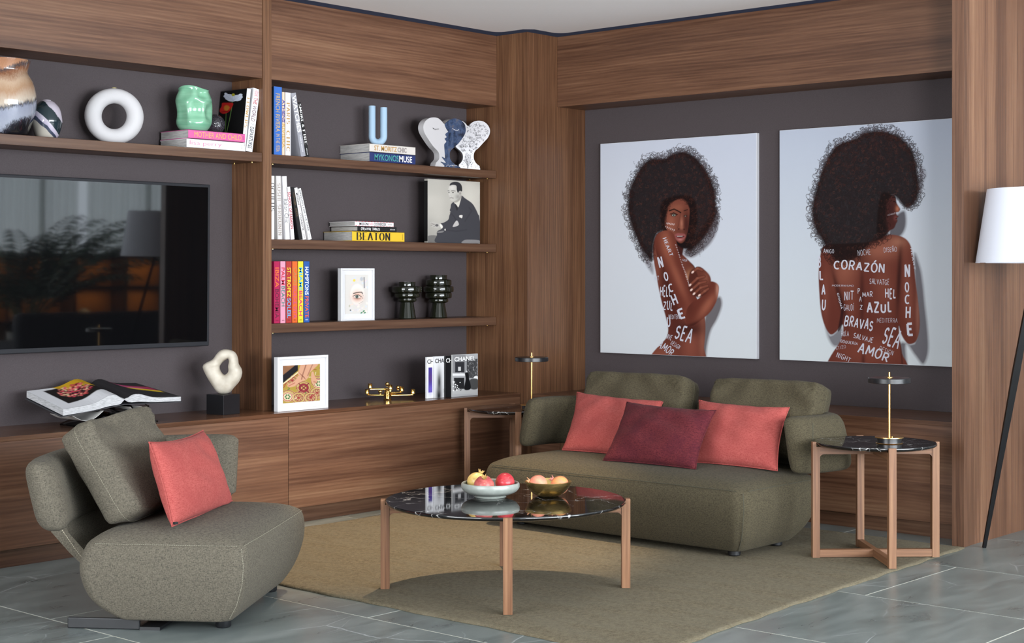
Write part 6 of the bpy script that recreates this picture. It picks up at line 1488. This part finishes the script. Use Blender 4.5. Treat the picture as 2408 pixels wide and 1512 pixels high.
    fore = [(574, 1262), (604, 1278), (650, 1246), (716, 1190), (756, 1120), (770, 1050), (762, 1020), (735, 1005), (712, 1010), (690, 1060), (650, 1105), (610, 1130), (575, 1180)]
    p.poly(fore, (106, 51, 40), 3); p.clip = p.mask(fore); p.blob(700, 1150, 26, 90, (168, 100, 78), .75, 35); p.blob(760, 1050, 10, 50, (196, 140, 120), .7); p.blob(620, 1262, 70, 14, (58, 24, 20), .8, -20); p.blob(590, 1150, 30, 60, (84, 40, 32), .5); p.clip = None
    p.poly([(600, 940), (660, 920), (700, 1000), (700, 1070), (640, 1100), (590, 1060), (585, 1000)], (84, 40, 32), 5)
    hand = [(628, 925), (655, 916), (690, 940), (716, 972), (722, 1012), (706, 1050), (680, 1075), (655, 1060), (650, 1000), (640, 960)]
    p.poly(hand, (108, 56, 44), 3); p.blob(690, 985, 20, 30, (150, 90, 72), .6)
    for a, b, c_ in (((680, 975), (640, 985), (596, 1026)), ((690, 1005), (650, 1015), (604, 1055)), ((700, 1030), (660, 1042), (620, 1078)), ((706, 1048), (685, 1062), (652, 1088)), ((668, 935), (640, 925), (612, 948))):
        p.line([a, b, c_], 19, (74, 36, 28), 1, 6); p.line([a, b, c_], 13, (132, 74, 58), 1, 6); p.disc(c_[0], c_[1], 12, 7, (226, 196, 186), .4, 1, 135); p.blob(b[0], b[1], 7, 6, (160, 100, 80), .6)
    p.line([(545, 900), (575, 960), (590, 1030)], 2.5, (200, 180, 180), .5)
    for k in range(17): x = 508+k*4.9; y = 782+k*14.8; p.line([(x, y), (x+5, y+5)], 3, (206, 196, 200), .8, 1)
W1 = [('HEART', 430, 745, 118, 24, 68, .16), ('N', 412, 925, 30, 70, -14, .22), ('O', 443, 1004, 26, 56, -10, .22), ('C', 472, 1072, 28, 52, -14, .22), ('H', 497, 1148, 34, 62, -22, .2), ('E', 534, 1236, 36, 66, -18, .2), ('HELL', 414, 1098, 66, 74, 2, .17), ('ZUL', 432, 1178, 58, 60, 4, .17),
      ('U', 456, 1280, 22, 60, 0, .2), ('MEDITERR', 466, 1232, 72, 30, 0, .12), ('AVE', 452, 1350, 30, 34, 20, .14), ('SEA', 496, 1350, 108, 96, 16, .15), ('DESIGN', 476, 1382, 60, 28, 34, .13), ('AMOR', 398, 1400, 100, 52, 34, .16), ('AZUR', 548, 880, 30, 14, 12, .12), ('NIT', 382, 1000, 26, 30, 0, .16)]
poster('large left photograph of a person with curly hair seen side-on, arms folded, painted words', 6.286, 5.103, .846, 2.190, 360, 410, paint1, W1, 1390, 270, 2.5629)
def paint2(p):
    q = np.clip((p.y-100)/1350, 0, 1)[..., None]; p.C[:] = np.array(lin((178, 186, 202)))*(1-q)+np.array(lin((206, 213, 216)))*q
    p.blob(950, 1100, 300, 500, (206, 210, 218), .4)
    p.poly([(700, 600), (760, 560), (770, 640), (745, 700), (700, 720), (670, 690)], (66, 58, 66), 10, .85); p.poly([(820, 520), (868, 400), (885, 340), (850, 300), (840, 450)], (120, 116, 126), 12, .6)
    p.poly([(815, 830), (850, 880), (868, 980), (880, 1100), (896, 1250), (900, 1380), (870, 1455), (820, 1400), (770, 1340), (775, 1475), (735, 1475), (735, 1330), (830, 1300)], (92, 84, 92), 10, .85)
    p.poly([(300, 1230), (330, 1285), (395, 1240), (395, 1330), (350, 1350), (315, 1300)], (96, 90, 98), 10, .8)
    body = [(300, 760), (268, 830), (260, 930), (264, 1040), (274, 1150), (296, 1230), (328, 1280), (362, 1264), (398, 1222), (402, 1270), (380, 1330), (340, 1390), (308, 1450), (308, 1490), (748, 1490), (746, 1390), (732, 1300), (728, 1230), (742, 1280), (770, 1325), (798, 1336), (832, 1312), (850, 1225), (840, 1090), (824, 960), (812, 840), (795, 760), (760, 718), (700, 700), (640, 704), (560, 740), (440, 750)]
    p.poly(body, (104, 51, 41), 3); p.clip = p.mask(body)
    p.blob(620, 790, 130, 60, (166, 104, 84), .75, -8); p.blob(420, 900, 70, 110, (160, 98, 78), .7, 15); p.blob(640, 1010, 60, 150, (140, 80, 64), .6); p.blob(512, 1060, 14, 190, (66, 30, 26), .8); p.blob(450, 1080, 34, 160, (136, 76, 60), .5); p.blob(560, 1380, 190, 90, (140, 76, 60), .7); p.blob(520, 1440, 12, 70, (70, 32, 28), .7)
    p.blob(730, 940, 14, 210, (46, 20, 18), .9, 3); p.blob(392, 1090, 14, 130, (52, 22, 20), .9, -14); p.blob(365, 1010, 10, 120, (70, 32, 26), .7, -14); p.blob(300, 1060, 20, 160, (134, 76, 62), .6); p.blob(785, 1060, 30, 200, (146, 84, 68), .65, -4); p.blob(838, 1150, 12, 150, (178, 122, 104), .5)
    p.blob(500, 830, 60, 40, (70, 34, 28), .6); p.blob(720, 740, 50, 30, (176, 120, 98), .6); p.line([(730, 1230), (738, 1330), (748, 1460)], 8, (56, 26, 22), .7, 8); p.clip = None
    p.poly([(398, 1100), (404, 1120), (398, 1225), (372, 1262), (385, 1180)], (48, 22, 22), 3, .9)
    p.poly([(620, 470), (690, 465), (712, 500), (690, 520), (675, 600), (660, 690), (600, 700)], (24, 14, 15), 6)
    face = [(655, 520), (690, 470), (708, 480), (712, 505), (724, 530), (736, 550), (726, 566), (712, 570), (718, 586), (726, 592), (716, 604), (720, 618), (712, 634), (700, 660), (680, 672), (640, 690)]
    p.poly(face, (74, 38, 34), 3); p.clip = p.mask(face); p.blob(720, 548, 12, 20, (190, 120, 92), .8); p.blob(708, 602, 12, 16, (120, 66, 62), .8); p.blob(680, 560, 16, 60, (52, 26, 26), .6); p.clip = None
    p.line([(690, 484), (704, 480)], 4, (20, 10, 10)); p.line([(696, 505), (712, 508)], 4, (14, 8, 8)); p.line([(700, 602), (718, 603)], 2.5, (30, 12, 14))
    for k in range(8): p.line([(662+k*6, 588-k*1.5), (665+k*6, 580-k*1.5)], 2, (180, 170, 176), .8, 1)
    afro(p, [(228, 620), (222, 540), (248, 420), (285, 310), (345, 200), (400, 160), (470, 140), (520, 108), (610, 92), (700, 112), (770, 160), (815, 230), (835, 330), (845, 430), (822, 510), (770, 545), (720, 490), (680, 470), (655, 520), (652, 600), (660, 690), (610, 730), (560, 750), (500, 810), (440, 850), (370, 850), (310, 790), (275, 720), (245, 680)], 31, (-.2, -.9))
W2 = [('AMIGO', 288, 808, 62, 28, 0, .12), ('NOCHE', 490, 824, 74, 36, -6, .08), ('DISEÑO', 641, 803, 76, 36, -4, .09), ('CORAZÓN', 345, 900, 300, 76, 5, .17), ('SALVATGE', 556, 988, 114, 38, 3, .11), ('MODERNISMO', 338, 1000, 126, 11, 1, .1), ('NIT', 410, 1082, 54, 58, 0, .14), ('P', 488, 1042, 13, 32, 0, .12), ('A', 496, 1090, 15, 30, 0, .12), ('Z', 500, 1136, 16, 28, 0, .12),
      ('MAR', 515, 1062, 60, 34, 0, .14), ('HEL', 647, 1076, 62, 66, 0, .17), ('GAUDÍ', 406, 1142, 60, 46, 0, .1), ('AZUL', 540, 1156, 145, 68, 0, .2), ('BRAVAS', 405, 1234, 170, 72, 10, .18), ('MEDITERRA', 600, 1212, 120, 28, 0, .07), ('HOLA', 391, 1292, 46, 34, 0, .12), ('SALVAJE', 460, 1302, 116, 34, 14, .14), ('BOQUERIA', 386, 1328, 102, 20, 10, .13),
      ('SEA', 622, 1336, 104, 118, 18, .14), ('STIZO', 362, 1372, 60, 20, -12, .07), ('AMOR', 484, 1384, 186, 66, 19, .16), ('DESIGN', 610, 1372, 86, 28, 22, .09), ('NIGHT', 360, 1412, 86, 34, 22, .12), ('N', 762, 948, 34, 78, -2, .22), ('O', 762, 1036, 26, 62, 0, .2), ('C', 762, 1104, 28, 56, 0, .2), ('H', 766, 1184, 32, 66, 0, .2), ('E', 776, 1292, 34, 80, -4, .2),
      ('B', 258, 892, 16, 70, 0, .2), ('L', 264, 964, 22, 54, 0, .2), ('A', 276, 1050, 24, 62, 0, .2), ('U', 276, 1140, 24, 64, 4, .2), ('HEART', 794, 778, 128, 11, 80, .14), ('GIRONA', 366, 1040, 96, 14, 76, .14)]
poster('large right photograph of a curly-haired person from behind, back painted with words', 4.945, 3.762, .848, 2.195, 380, 430, paint2, W2, 1820, 270, 2.479)
